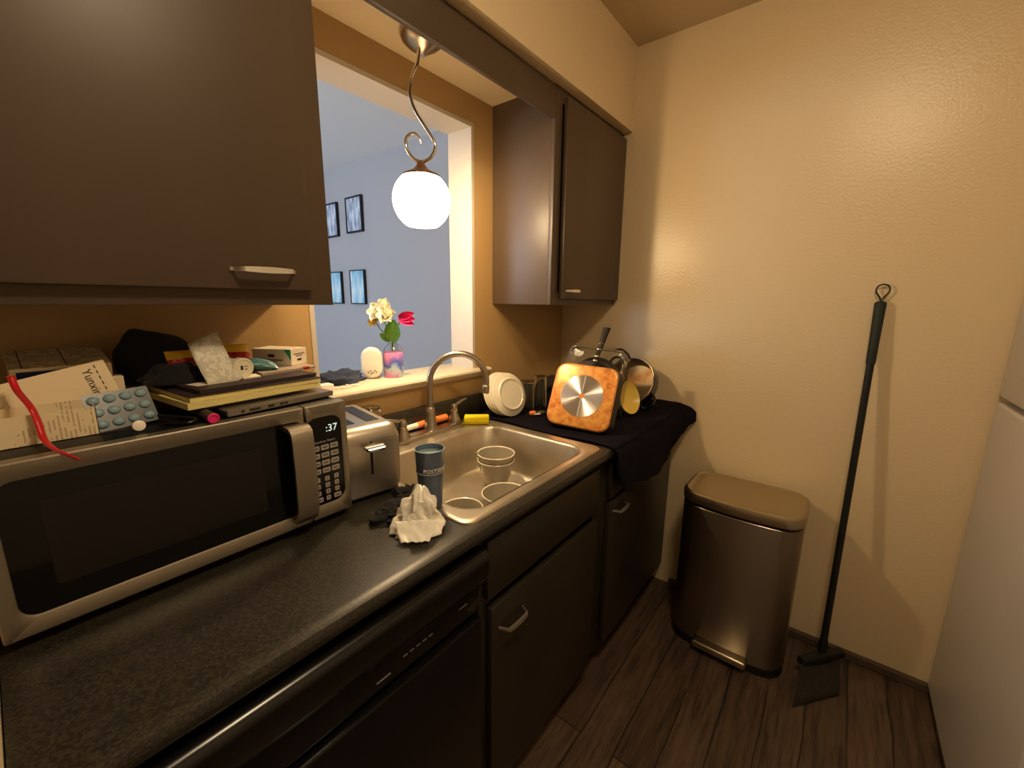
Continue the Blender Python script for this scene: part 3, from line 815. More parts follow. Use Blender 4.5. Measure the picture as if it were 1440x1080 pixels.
# ------------------------------------------------------------------ plates
labels = ['front pale plate of the leaning stack, its footed underside showing', 'second pale plate of the leaning stack, counted from the front', 'third pale plate of the leaning stack, counted from the front', 'back pale plate of the leaning stack, nearest the wall']
n_pl = V((-.14, -.95, .25)).normalized()
base_m = frame_m((-.655, -.165, 1.015), math.degrees(math.atan2(n_pl.y, n_pl.x)), 19)
for k in range(4):
    m = base_m @ Matrix.Translation(V((-.004*k, .004*k, -.0125*k)))
    t = thing('plate', labels[k], 'plate', group='plates drying against the wall', matrix=m)
    b = NB()   # local +z = underside facing the room
    R = .094
    prof = [(.0, -.003), (.058, -.003), (.066, -.006), (R-.004, -.0175), (R, -.018), (R+.0008, -.016), (R-.001, -.0135), (R-.012, -.009), (.071, -.0035), (.068, .002), (.066, .0035), (.063, .003), (.061, .0), (.003, .0)]
    lathe(b, prof[1:], (0, 0, 0), 48); obj('plate_body', b, 'ivory', t, 30, world=False)

# ------------------------------------------------------------------ glasses
def tumbler_prof(r0, r1, h): # upside down: mouth at the bottom
    return [(r1, 0), (r1, .002), (r0, h-.002), (r0-.002, h), (.003, h), (.003, h-.010), (r0-.005, h-.011), (r1-.003, .002), (r1-.002, 0)]
glass_lathe('drinking_glass', 'clear drinking glass upturned on the towel next to the plates', 'glass', (-.524, -.150, .9215), tumbler_prof(.031, .035, .130))
glass_lathe('drinking_glass', 'clear drinking glass upturned on the towel half behind the square pan', 'glass', (-.448, -.170, .9215), tumbler_prof(.029, .033, .145))
t = thing('peeler', 'small metal kitchen tool with an orange end lying on the towel', 'utensil', (-.575, -.245, .922), math.radians(-35))
b = NB(); tube(b, [(-.035, 0, .006), (-.028, 0, .007), (-.012, 0, .007), (-.006, 0, .006)], [.006, .011, .011, .006], 12); obj('handle', b, 'orange', t, world=False, label='orange end')
b = NB(); tube(b, [(-.008, 0, .006), (.01, .002, .008), (.03, -.002, .008), (.045, .002, .005)], [.004, .007, .008, .003], 10); tube(b, [(-.02, -.014, .004), (.005, -.018, .006), (.02, -.016, .004)], [.003, .007, .003], 10); obj('blade', b, 'nickel', t, world=False)

# ------------------------------------------------------------------ square copper pan
PM = frame_m((-.6263, -.4847, 1.050), 192.3, 24.95, -3.2)
t = thing('square_frying_pan', 'square copper-bottomed frying pan standing on edge, base facing out', 'pan', matrix=PM)
b = NB()   # local: +z = outer base
h = .1328
L = [[(x, y, z) for x, y in rr(0, 0, h-d, h-d, rad, 10)] for z, d, rad in
     ((-.048, -.001, .046), (-.048, .003, .044), (-.012, .012, .04), (-.008, .02, .036))]
L = [[(x, y, z) for x, y in rr(0, 0, hh, hh, rad, 10)] for z, hh, rad in
     ((-.010, h-.022, .035), (-.044, h-.004, .046), (-.048, h-.002, .047), (-.050, h, .048), (-.048, h+.002, .049), (-.044, h+.0005, .048), (-.020, h-.004, .044), (-.006, h-.009, .042), (-.0035, h-.012, .04))]
loft(b, L, True, True); obj('pan_wall', b, 'darkpan', t, 40, world=False, label='dark outer wall')
b = NB()
L = [[(x, y, z) for x, y in rr(0, 0, hh, hh, rad, 10)] for z, hh, rad in ((-.008, h-.0075, .042), (-.003, h-.0095, .042), (-.0008, h-.013, .041), (0, h-.017, .038))]
loft(b, L, False, True); obj('copper_base', b, 'copper', t, 40, world=False, label='stained copper-coloured underside')
b = NB(); lathe(b, [(.083, .0002), (.0825, .0012), (.079, .0014), (.012, .0010), (.006, .0006)], (0, 0, 0), 64); dk = obj('induction_disc', b, 'disc', t, 30, world=False, label='round brushed aluminium disc')
b = NB()
for k in range(6):
    a = math.radians(30+60*k)
    bb = NB(); box(bb, (.010, -.0011, .0009), (.080, .0011, .0022)); xf(bb, Matrix.Rotation(a, 4, 'Z'))
    me_ = bpy.data.meshes.new('x'); bb.to_mesh(me_); bb.free(); b.from_mesh(me_); bpy.data.meshes.remove(me_)
obj('groove', b, 'whiteink', dk, 0, world=False)
b = NB(); lathe(b, [(.010, .0010), (.010, .0016), (.002, .0017)], (0, 0, 0), 20); obj('centre_mark', b, 'orange', dk, world=False)
b = NB()
hp = bez([(.010, h-.006, -.040), (.010, h+.02, -.046), (.013, h+.06, -.052), (.018, h+.11, -.056), (.023, h+.160, -.058), (.024, h+.172, -.058)], 6)
L = []
for i, p_ in enumerate(hp):
    s = i/(len(hp)-1); wd = .007+.010*s**1.6; hd = .006+.003*s
    if i == len(hp)-1: wd *= .7; hd *= .6
    L.append([V((p_.x+x, p_.y, p_.z+z)) for x, z in rr(0, 0, wd, hd, min(wd, hd)*.9, 3)])
loft(b, L); hd_ = obj('handle', b, mat('dark_bakelite', (26, 19, 16), .4, spec=.25), t, 50, world=False, label='black flared handle')
b = NB()
for q in (.25, .36, .47, .58):
    p_ = hp[int(q*(len(hp)-1))]; box(b, (p_.x-.008, p_.y-.003, p_.z+.0045), (p_.x+.008, p_.y+.002, p_.z+.0075), .001)
obj('grip_rib', b, 'nickel', hd_, world=False)

# ------------------------------------------------------------------ glass baking dish, dark round pan, bowl, pot
DM = frame_m((-.455, -.440, 1.078), 196, 12, -4)
t = thing('baking_dish', 'clear glass baking dish standing upright behind the square pan', 'dish', matrix=DM)
b = NB(); w2, h2 = .128, .150
L = [[(x, y, z) for x, y in rr(0, 0, w2-d, h2-d, rad, 8)] for z, d, rad in
     ((0, .022, .03), (-.004, .014, .034), (-.05, .004, .04), (-.053, -.006, .045), (-.056, -.006, .045), (-.056, .006, .038), (-.050, .009, .036), (-.010, .019, .03), (-.006, .026, .026))]
loft(b, L); obj('dish_body', b, 'glass', t, 40, world=False)
KM = frame_m((-.345, -.388, 1.045), 196, 12)
t = thing('round_pan', 'dark round pan standing on edge behind the glass baking dish', 'pan', matrix=KM)
b = NB(); lathe(b, [(.095, 0), (.105, -.004), (.120, -.035), (.122, -.036), (.119, -.037), (.102, -.008), (.094, -.004), (.003, -.004)], (0, 0, 0), 48); obj('pan_body', b, 'darkpan', t, 30, world=False)
b = NB(); tube(b, [(-.118, 0, -.034), (-.13, 0, -.036), (-.145, .0, -.038)], [.006, .007, .005], 10); obj('side_grip', b, 'darkpan', t, world=False)
YM_ = frame_m((-.315, -.548, 1.0), 259, 20)
t = thing('small_bowl', 'yellow-lined grey bowl on its edge between the baking dish and the pot', 'bowl', matrix=YM_)
b = NB(); lathe(b, [(.030, -.036), (.034, -.038), (.060, -.022), (.074, .0), (.075, .001), (.0735, .0015)], (0, 0, 0), 40, None, True, False); obj('outer_shell', b, 'bowlgrey', t, 40, world=False, label='grey outside')
b = NB(); lathe(b, [(.0735, .0016), (.072, .0), (.058, -.020), (.034, -.034), (.002, -.035)], (0, 0, 0), 40, None, False, True); obj('lining', b, 'bowlyellow', t, 40, world=False, label='yellow glazed inside')
QM = frame_m((-.160, -.482, 1.042), 174, 22)
t = thing('cooking_pot', 'black enamel pot lying tilted against the far wall, stained inside showing', 'pot', matrix=QM)
b = NB(); Rp = .118
lathe(b, [(Rp-.008, .0), (Rp, .001), (Rp+.002, -.003), (Rp, -.006), (Rp-.004, -.06), (Rp-.016, -.082), (Rp-.03, -.088), (.003, -.089)], (0, 0, 0), 48, None, False, True); obj('outer_wall', b, 'blackenamel', t, 40, world=False, label='black enamel outside')
b = NB(); lathe(b, [(Rp-.001, .0012), (Rp-.005, .0015), (Rp-.007, -.004), (Rp-.010, -.06), (Rp-.022, -.078), (.003, -.080)], (0, 0, 0), 48, None, False, True); obj('inside', b, 'potinside', t, 40, world=False, label='stained steel inside')
for s, a in ((1, -38), (-1, 142)):
    b = NB(); ar = math.radians(a); ca, sa = math.cos(ar), math.sin(ar)
    def pp(rad, tt, z=-.02): return (rad*ca - tt*sa, rad*sa + tt*ca, z)
    tube(b, bez([pp(Rp-.004, -.034), pp(Rp+.02, -.034), pp(Rp+.036, -.018), pp(Rp+.040, 0), pp(Rp+.036, .018), pp(Rp+.02, .034), pp(Rp-.004, .034)], 5), .006, 10); obj('side_handle', b, 'blackenamel', t, world=False)

# ------------------------------------------------------------------ things on the ledge
t = thing('air_freshener', 'white oval air freshener standing on the ledge', 'air freshener', (-1.135, .118, 1.1155), math.radians(-38))
b = NB()
secs = []
for y, s in ((-.026, .80), (-.024, .90), (-.016, .985), (0, 1), (.016, .985), (.022, .9)):
    secs.append([(x, y, z) for x, z in rr(0, .0585, .038*s, .0575*s, .037*s, 10)])
loft(b, secs); obj('shell', b, 'whiteplastic', t, 40, world=False)
b = NB()
for (x, z) in ((-.012, .026), (-.004, .031), (.004, .024), (.011, .031), (.016, .026), (-.002, .020)): lathe(b, [(.0025, 0), (.0025, .001)], (0, 0, 0), 8, Matrix.Translation(V((x, -.0262, z))) @ Matrix.Rotation(math.pi/2, 4, 'X'))
obj('vent_holes', b, 'ink', t, 0, world=False)
vx, vy = -1.062, .088
t = thing('flower_vase', 'small glass bottle painted pink and blue used as a vase on the ledge', 'vase', (vx, vy, 1.1155))
b = NB(); lathe(b, [(.034, 0), (.037, .004), (.037, .088), (.034, .096)], (vx, vy, 1.1155), 32, None, True, True); o = obj('painted_body', b, 'vase', t, 40)
o.data.transform(Matrix.Translation(V((0, 0, 0))))
b = NB(); lathe(b, [(.0345, .0965), (.036, .100), (.030, .112), (.020, .120), (.0145, .126), (.0145, .150), (.017, .153), (.016, .156), (.0125, .155), (.012, .128), (.018, .118), (.028, .110), (.032, .100), (.030, .097)], (vx, vy, 1.1155), 32, None, False, False); obj('glass_neck', b, 'glass', t, 40, label='clear glass shoulder and neck')
def petal(bm, c, d, up, ln, wd, cup=.25):
    d = V(d).normalized(); s = d.cross(V(up)).normalized(); n_ = s.cross(d); L = []
    rows = 7
    for i in range(rows):
        t_ = i/(rows-1); w_ = wd*math.sin(math.pi*min(.97, .12+.85*t_))**.8
        row = []
        for j in range(5):
            q = (j-2)/2
            row.append(bm.verts.new(V(c)+d*ln*t_+s*w_*q*.5+n_*(cup*wd*(q*q-.4)+.18*ln*math.sin(t_*2.2)))) 
        L.append(row)
    for a, c2 in zip(L[:-1], L[1:]):
        for j in range(4): bm.faces.new((a[j], a[j+1], c2[j+1], c2[j]))
def flower(bm, c, face, n_, ln, wd, spread=.9):
    face = V(face).normalized(); s = face.orthogonal().normalized(); q = face.cross(s)
    for k in range(n_):
        a = 2*math.pi*k/n_
        petal(bm, c, (s*math.cos(a)+q*math.sin(a))*spread+face*.5, face, ln, wd)
    for k in range(n_-1):
        a = 2*math.pi*(k+.5)/(n_-1)
        petal(bm, V(c)+face*.004, (s*math.cos(a)+q*math.sin(a))*.5+face, face, ln*.7, wd*.8)
vr = V((math.sin(yaw), -math.cos(yaw), 0)); vb = V((-math.cos(yaw), -math.sin(yaw), 0)); up = V((0, 0, 1))
vc = V((vx, vy, 1.1155))
def at_v(a, h_, d_=0): return vc + vr*a + up*h_ + vb*d_
heads = [('bloom', -.036, .236, .012, 'petalw', 6, .050, .042), ('bloom', -.052, .205, .02, 'petaly', 6, .030, .026), ('bloom', -.006, .226, .025, 'petalw', 6, .046, .040), ('bloom', -.022, .262, .0, 'petalw', 6, .034, .030)]
flw = thing('flower_bunch', 'bunch of white, yellow and pink flowers in the painted bottle', 'flowers', tuple(vc+up*.12))
b = NB()
for nm, a, h_, d_, mt, npet, ln, wd in heads:
    tube(b, bez([at_v(0, .06), at_v(a*.15, .15), at_v(a*.7, h_-.03, d_*.6), at_v(a, h_, d_*.8)], 5), .002, 6)
tube(b, bez([at_v(0, .06), at_v(.006, .15), at_v(.03, .205), at_v(.045, .215)], 5), .002, 6)
obj('stems', b, 'leaf', flw)
for nm, a, h_, d_, mt, npet, ln, wd in heads:
    b = NB(); flower(b, at_v(a, h_, d_), vb*1.0+vr*(a*8)+up*.45, npet, ln, wd); obj('bloom', b, mt, flw, 180)
b = NB()
for dv in ((.9, -.35), (.8, .25), (1, -.05)): petal(b, at_v(.030, .222, .012), vr*dv[0]+up*dv[1], vb, .062, .030)
obj('pink_bloom', b, 'petalp', flw, 180, label='pink petals')
b = NB(); petal(b, at_v(.006, .135, .02), up*1.0+vr*.18+vb*.12, vb, .085, .060, .12); petal(b, at_v(-.002, .14, .014), up*.55-vr*.75+vb*.2, vb, .045, .03, .12); obj('leaf', b, 'leaf', flw, 180)
# clothing heap and charger at the near end of the ledge
b = NB(); lump(b, (-1.275, .118, 1.1157), .085, .045, .040, .45, 1.5, 2.2, 40, 20)
tag(obj('cloth_bundle', b, 'jacket', None, 60), 'small dark navy cloth bundle at the left end of the ledge', 'cloth')
t = thing('charger', 'small white charger plug with its coiled cable on the ledge end', 'charger', (-1.36, .03, 1.1157))
b = NB(); box(b, (-1.392, .000, 1.1157), (-1.350, .036, 1.141), .004); obj('plug', b, 'whiteplastic', t)
b = NB(); cp_ = []
for k in range(40):
    a = k*.62; cp_.append((-1.335+k*.0022+.009*math.cos(a), .02+.012*math.sin(a)+k*.0004, 1.1205+.002*math.sin(a*.5)))
tube(b, bez(cp_, 3), .0022, 6); obj('cable', b, 'whiteplastic', t)

# ------------------------------------------------------------------ clutter on the microwave, left group
ZT = Z1 + .0005
t = thing('medicine_carton', 'long printed carton lying open-sided at the front left of the microwave top', 'box', (-1.97, -.28, ZT))
b = NB()
x0, x1, y0, y1, h_ = -2.045, -1.920, -.315, -.235, .046
box(b, (x0, y0, ZT), (x1, y0+.001, ZT+h_)); box(b, (x0, y1-.001, ZT), (x1, y1, ZT+h_)); box(b, (x0, y0, ZT), (x0+.001, y1, ZT+h_)); box(b, (x1-.001, y0, ZT), (x1, y1, ZT+h_)); box(b, (x0, y0, ZT), (x1, y1, ZT+.001))
obj('carton_walls', b, 'cartonx', t, 0)
BX = Matrix.Translation(V((-1.936, -.102, ZT))) @ Matrix.Rotation(math.radians(11), 4, 'X')
t = thing('medicine_box', 'large white carton with a navy side at the back left of the microwave', 'box', matrix=BX)
b = NB(); box(b, (-.062, -.056, .012), (.062, .056, .112), .002); obj('carton_body', b, 'carton', t, 0, world=False)
b = NB(); box(b, (-.055, -.0572, .018), (.055, -.0561, .106)); obj('navy_panel', b, 'navyprint', t, 0, world=False, label='navy printed side')
for x_ in (-.048, .004):
    b = NB(); box(b, (x_, -.056, .1121), (x_+.0015, .056, .1124)); obj('rule_line', b, 'ink', t, 0, world=False)
TM = Matrix.Translation(V((-1.940, -.215, 1.238))) @ Matrix.Rotation(math.radians(-13), 4, 'Y') @ Matrix.Rotation(math.radians(-14), 4, 'X')
t = thing('white_carton', 'tilted white carton with dark lettering across its end', 'box', matrix=TM)
b = NB(); box(b, (-.066, -.014, -.036), (.062, .014, .042), .002); obj('carton_body', b, 'plaincarton', t, 0, world=False)
b = NB()
text_into(b, 'Yunxin', .017, Matrix.Translation(V((.034, -.0144, .008))) @ Matrix.Rotation(math.pi/2, 4, 'X') @ Matrix.Rotation(-math.pi/2, 4, 'Z'), .0003)
obj('lettering', b, 'ink', t, 0, world=False)
b = NB()
for k in range(6): box(b, (.046+.0, -.0146, .030-k*.010), (.0475, -.0142, .036-k*.010))
obj('small_print', b, 'ink', t, 0, world=False)
b = NB(); box(b, (-1.925, -.188, ZT), (-1.862, -.165, 1.258), .002)
tag(obj('plain_box', b, 'plaincarton', None, 0), 'plain white carton standing behind the tilted lettered one', 'box')
t = thing('small_carton', 'small worn carton at the far left edge of the microwave top', 'box', matrix=Matrix.Translation(V((-2.03, -.215, ZT+.0225))) @ Matrix.Rotation(.5, 4, 'Z'))
b = NB(); box(b, (-.018, -.018, -.0225), (.018, .018, .05), .001); obj('carton_body', b, 'cartonx', t, 0, world=False)
# blister pack leaning on the carton
BM = Matrix.Translation(V((-1.886, -.292, 1.2165))) @ Matrix.Rotation(math.radians(6), 4, 'Z') @ Matrix.Rotation(math.radians(62), 4, 'X') @ Matrix.Rotation(math.radians(3), 4, 'Z')
t = thing('blister_pack', 'blue-grey blister pack of capsules propped on the microwave top', 'medicine', matrix=BM)
b = NB(); rrprism(b, 0, 0, .043, .033, .004, -.0004, .0004); obj('foil_sheet', b, 'foil', t, 30, world=False)
for i in range(4):
    for j in range(3):
        b = NB(); bmesh.ops.create_uvsphere(b, u_segments=14, v_segments=8, radius=1)
        xf(b, Matrix.Translation(V((-.031+i*.0207, -.021+j*.021, .001))) @ Matrix.Diagonal((.0085, .0075, .0055, 1))); obj('capsule', b, 'pill', t, 60, world=False)
b = NB(); lathe(b, [(.004, 0), (.0085, .001), (.0090, .004), (.0085, .007), (.004, .0085)], (0, 0, 0), 20, Matrix.Translation(V((-1.877, -.345, ZT+.0095))) @ Matrix.Rotation(math.radians(75), 4, 'X'))
tag(obj('pill', b, 'whiteplastic', None, 50), 'round off-white tablet in front of the blister pack', 'pill')
b = NB()
rpath = bez([(-1.998, -.252, 1.283), (-1.995, -.270, 1.262), (-1.987, -.318, 1.244), (-1.983, -.330, 1.222), (-1.982, -.345, 1.200), (-1.976, -.375, 1.190), (-1.966, -.398, 1.183), (-1.955, -.404, 1.172)], 6)
strip(b, rpath, [V((1, -.25+.8*math.sin(i*.12), .2*math.sin(i*.2))) for i in range(len(rpath))], .0085)
tag(obj('ribbon', b, 'red', None, 180, solid=.0005), 'red satin ribbon trailing over the microwave front edge', 'ribbon')
t = thing('knit_cap', 'black knitted cap slumped on the back of the notepads', 'hat', (-1.78, -.12, ZT+.0455))
b = NB(); L = []
for j in range(25):
    v = j/24*math.pi/2; row = []
    for i in range(40):
        a = 2*math.pi*i/40; d = V((math.cos(a)*math.cos(v), math.sin(a)*math.cos(v), math.sin(v)))
        k = 1+.10*noise.noise(d*2.2+V((3, 1, 0)))
        x = d.x*.078*k; y = d.y*.070*k; z = d.z*.108*k
        x -= .030*(max(z, 0)/.1)**1.5; row.append(V((-1.780+x, -.118+y, ZT+.0455+z)))
    L.append(row)
loft(b, L); obj('crown', b, 'blackcloth', t, 60)
b = NB(); lump(b, (-1.79, -.185, ZT+.0525), .045, .048, .034, .3, 1.4, 5.5, 32, 16); obj('brim', b, 'blackcloth', t, 60)

# ------------------------------------------------------------------ clutter, right group
t = thing('laptop', 'thin silver laptop lying flat under the notepads', 'laptop', (-1.64, -.25, ZT), 0)
LM = [(-1.757, -.372), (-1.538, -.345), (-1.560, -.13), (-1.779, -.157)]
def quad(bm, P, z0, z1): loft(bm, [[(x, y, z0) for x, y in P], [(x, y, z1) for x, y in P]])
b = NB(); quad(b, LM, ZT+.003, ZT+.014); bmesh.ops.bevel(b, geom=b.edges[:], offset=.0015, segments=2, affect='EDGES'); lp = obj('case', b, 'laptop', t)
b = NB()
for s, w_ in ((.12, .003), (.22, .010), (.36, .006), (.46, .004), (.5, .003)):
    P0 = V((*LM[0], 0)).lerp(V((*LM[1], 0)), s); dd = (V((*LM[1], 0))-V((*LM[0], 0))).normalized(); nn_ = V((dd.y, -dd.x, 0))
    loft(b, [[P0-dd*w_+nn_*e_+up*(ZT+.006), P0+dd*w_+nn_*e_+up*(ZT+.006), P0+dd*w_+nn_*e_+up*(ZT+.011), P0-dd*w_+nn_*e_+up*(ZT+.011)] for e_ in (-.0005, .0005)])
obj('port', b, 'ink', lp, 0)
b = NB()
for q in LM: lathe(b, [(.004, ZT), (.005, ZT+.0032)], (q[0]*.9+(-1.6585)*.1, q[1]*.9+(-.251)*.1, 0), 10)
obj('foot', b, 'black', t)
def padblock(label, P, z0, z1, cover=None, material='pad', name='notepad'):
    t = thing(name, label, 'notepad', (P[0][0], P[0][1], z0))
    b = NB(); quad(b, P, z0, z1); obj('pages', b, material, t, 0)
    if cover:
        c_ = V((sum(p_[0] for p_ in P)/4, sum(p_[1] for p_ in P)/4, 0))
        Q = [((p_[0]-c_.x)*1.015+c_.x, (p_[1]-c_.y)*1.015+c_.y) for p_ in P]
        b = NB(); quad(b, Q, z1, z1+.0016); obj('cover', b, cover, t, 0)
PA = [(-1.808, -.345), (-1.556, -.316), (-1.580, -.10), (-1.832, -.129)]
PB = [(-1.802, -.338), (-1.552, -.318), (-1.572, -.10), (-1.822, -.12)]
b = NB(); quad(b, [(-1.800, -.33), (-1.60, -.31), (-1.615, -.14), (-1.815, -.16)], ZT+.0145, ZT+.021)
tag(obj('tablet', b, 'cover', None, 0), 'dark flat tablet case between the laptop and the yellow notepads', 'tablet')
padblock('lower yellow notepad of the stack on the microwave', PA, ZT+.0215, ZT+.033)
padblock('upper yellow notepad of the stack, dark cover on top', PB, ZT+.0335, ZT+.042, 'cover')
PC = [(-1.782, -.325), (-1.552, -.30), (-1.575, -.13), (-1.805, -.155)]
padblock('brown notebook lying on the yellow notepads', PC, ZT+.0445, ZT+.050, 'cover', 'cover', 'notebook')
ZN = ZT+.052
t = thing('marker', 'pink-ended marker lying under the notepads, its end facing out', 'pen', (-1.782, -.37, ZT))
m_ = Matrix.Translation(V((-1.783, -.385, ZT+.0095))) @ Matrix.Rotation(math.radians(-90), 4, 'X')
b = NB(); lathe(b, [(.0085, .002), (.009, .004), (.009, .11), (.007, .112)], (0, 0, 0), 20, m_); obj('barrel', b, 'cover', t)
b = NB(); lathe(b, [(.0088, .0018), (.0092, -.001), (.0068, -.002), (.0062, .0005), (.003, .0005)], (0, 0, 0), 20, m_); obj('end_ring', b, 'pink', t, label='bright pink end')
b = NB(); cc = bez([(-1.825, -.20, ZT+.006), (-1.845, -.26, ZT+.008), (-1.835, -.315, ZT+.012), (-1.815, -.34, ZT+.010), (-1.80, -.355, ZT+.006), (-1.815, -.362, ZT+.004), (-1.84, -.34, ZT+.004)], 8)
tube(b, cc, .0028, 8); tag(obj('cable', b, 'black', None), 'thin black cable looped at the left end of the notepads', 'cable')
# leaflet propped up
t = thing('leaflet', 'printed paper leaflet propped upright against the wrappers', 'leaflet', (-1.735, -.24, ZN))
b = NB()
A, B_, C_, D_ = V((-1.757, -.283, ZN+.001)), V((-1.692, -.268, ZN+.001)), V((-1.712, -.215, 1.335)), V((-1.764, -.215, 1.312))
g = []
for i in range(9):
    u = i/8; row = []
    for j in range(9):
        v = j/8; p_ = A.lerp(B_, u).lerp(D_.lerp(C_, u), v); p_.y += .008*math.sin(v*math.pi)
        row.append(b.verts.new(p_))
    g.append(row)
for i in range(8):
    for j in range(8): b.faces.new((g[i][j], g[i+1][j], g[i+1][j+1], g[i][j+1]))
o = obj('sheet', b, 'leaflet', t, 180, solid=.0006)
b = NB(); quad(b, [(-1.775, -.285), (-1.70, -.275), (-1.71, -.24), (-1.785, -.25)], ZN, ZN+.0009); obj('folded_flap', b, 'paper', t, 0)
# pill bottle lying down
t = thing('pill_bottle', 'small white pill bottle lying on its side, cap toward the room', 'bottle', (-1.68, -.20, ZN))
ax = V((.12, -.97, .0)).normalized(); mm = Matrix.Translation(V((-1.683, -.245, ZN+.0215))) @ ax.to_track_quat('Z', 'Y').to_matrix().to_4x4()
b = NB(); lathe(b, [(.012, -.066), (.0165, -.064), (.0165, -.016), (.015, -.012)], (0, 0, 0), 28, mm); obj('bottle_body', b, 'whiteplastic', t)
b = NB(); lathe(b, [(.0185, -.012), (.021, -.010), (.021, .006), (.0195, .008), (.017, .0085), (.0165, .007), (.003, .007)], (0, 0, 0), 28, mm); cpn = obj('cap', b, 'ivory', t)
b = NB(); box(b, (-.006, -.004, .0068), (-.001, .005, .0075)); box(b, (.002, .002, .0068), (.009, .0035, .0075)); box(b, (.002, -.004, .0068), (.008, -.0025, .0075)); xf(b, mm); obj('cap_print', b, 'ink', cpn, 0)
# wrappers behind the leaflet
def packet(name, label, c, sx, sy, sz, rz, ry, m1, m2=None, cat='packet'):
    mt_ = Matrix.Translation(V(c)) @ Matrix.Rotation(rz, 4, 'Z') @ Matrix.Rotation(ry, 4, 'Y')
    t = thing(name, label, cat, matrix=mt_)
    def pouch(bm, x0, x1):
        n = 14; top = []
        for sgn in (1, -1):
            rows = []
            for i in range(n+1):
                u = x0+(x1-x0)*i/n; row = []
                for j in range(n+1):
                    v = -1+2*j/n
                    bul = max(0, (1-u*u)*(1-v*v))**.5
                    row.append(V((u*sx, v*sy, sgn*sz*bul*(1+.35*noise.noise(V((u*3+c[0]*50, v*3, sgn))))))) 
                rows.append(row)
            vs = [[bm.verts.new(p_) for p_ in r] for r in rows]
            for a, d in zip(vs[:-1], vs[1:]):
                for j in range(n): bm.faces.new((a[j], a[j+1], d[j+1], d[j]))
        bmesh.ops.remove_doubles(bm, verts=bm.verts[:], dist=1e-5)
    if m2:
        b = NB(); pouch(b, -1, .35); obj('pouch', b, m1, t, 50, world=False)
        b = NB(); pouch(b, .35, 1); obj('top_band', b, m2, t, 50, world=False)
    else:
        b = NB(); pouch(b, -1, 1); obj('pouch', b, m1, t, 50, world=False)
packet('snack_wrapper', 'dark red wrapper with a yellow band behind the leaflet, left side', (-1.765, -.185, ZN+.032), .030, .030, .011, math.radians(100), math.radians(-70), 'redfoil', 'goldfoil')
packet('snack_wrapper', 'red and yellow wrapper behind the white pill bottle', (-1.668, -.150, ZN+.032), .032, .034, .010, math.radians(80), math.radians(-68), 'redfoil', 'goldfoil')
packet('teal_packet', 'small teal foil packet between the pill bottle and the medicine box', (-1.632, -.205, ZN+.018), .036, .022, .013, math.radians(-15), math.radians(14), 'teal')
# white medicine box with green corner
MB_ = Matrix.Translation(V((-1.560, -.138, ZN+.006))) @ Matrix.Rotation(math.radians(-60), 4, 'Z')
t = thing('medicine_box', 'white medicine box with a green corner on top of the notebooks', 'box', matrix=MB_)
b = NB(); box(b, (-.052, -.030, 0), (.052, .030, .040), .001); obj('carton_body', b, 'paper', t, 0, world=False)
b = NB(); loft(b, [[(.052-.0, y, .0398), (.034, y, .0398), (.048, y, .018), (.052, y, .012)] for y in (-.0304, -.0300)]); obj('green_corner', b, 'greenprint', t, 0, world=False, label='green printed corner')
b = NB()
box(b, (-.045, -.0304, .012), (.030, -.0301, .0145)); box(b, (-.04, -.0304, .008), (.015, -.0301, .0095))
rrface(b, -.010, .008, .020, .027, -.0304, -.0301, .003)
for z_, w_ in ((.026, .020), (.021, .012)): box(b, (.0521, -w_, z_), (.0524, w_, z_+.0018))
box(b, (.0521, -.008, .010), (.0524, .008, .015)); obj('printing', b, 'ink', t, 0, world=False)
b = NB(); box(b, (-.040, -.02, .0401), (.03, -.018, .0404)); box(b, (-.040, .0, .0401), (.045, .002, .0404)); obj('top_printing', b, 'logo', t, 0, world=False)
t = thing('booklet', 'grey folded booklet with a red mark under the medicine box', 'booklet', (-1.57, -.22, ZN))
b = NB(); quad(b, [(-1.648, -.255), (-1.520, -.235), (-1.515, -.14), (-1.643, -.16)], ZN, ZN+.0055); obj('pages', b, 'softgrey', t, 0)
b = NB(); quad(b, [(-1.552, -.2403), (-1.536, -.2378), (-1.534, -.222), (-1.550, -.2245)], ZN+.0002, ZN+.0059); obj('red_mark', b, 'redfoil', t, 0, label='red printed mark')
b = NB(); quad(b, [(-1.690, -.27), (-1.655, -.265), (-1.650, -.22), (-1.685, -.225)], ZN, ZN+.002)
tag(obj('paper_slip', b, 'paper', None, 0), 'small white paper slip between the pill bottle and the booklet', 'paper')

# ------------------------------------------------------------------ trash can
t = thing('trash_can', 'brushed steel step trash can with a rounded rectangular lid', 'trash can', (-.18, -1.01, FZ))
cx0, cy0, hx_, hy_ = -.185, -1.012, .138, .210
b = NB()
def bin_ring(d, rad, z):
    out = []
    for x, y in rr(cx0, cy0, hx_-d, hy_-d, rad, 16):
        q = (y-cy0)/hy_
        out.append((x - (.022*(1-q*q) if x < cx0 else 0), y, z))
    # refine the flat front so that it reads as a bow
    fin = []
    for a, c in zip(out, out[1:]+out[:1]):
        fin.append(a)
        if abs(a[1]-c[1]) > .05:
            for k in range(1, 12):
                y = a[1]+(c[1]-a[1])*k/12; q = (y-cy0)/hy_
                x0_ = cx0-hx_+d if a[0] < cx0 else a[0]
                fin.append((x0_ - (.022*(1-q*q) if a[0] < cx0 else 0), y, z))
    return fin
L = [bin_ring(d, .066, z) for z, d in ((.012, .002), (.016, 0), (.598, 0), (.600, .002))]
loft(b, L); obj('body', b, 'trashsteel', t, 40)
b = NB(); loft(b, [bin_ring(d, .067, z) for z, d in ((FZ, .004), (FZ+.004, -.002), (.010, -.002), (.014, 0))]); obj('base_ring', b, 'black', t, 40)
b = NB(); loft(b, [bin_ring(.004, .064, z) for z in (.600, .613)]); obj('collar', b, 'black', t, 40)
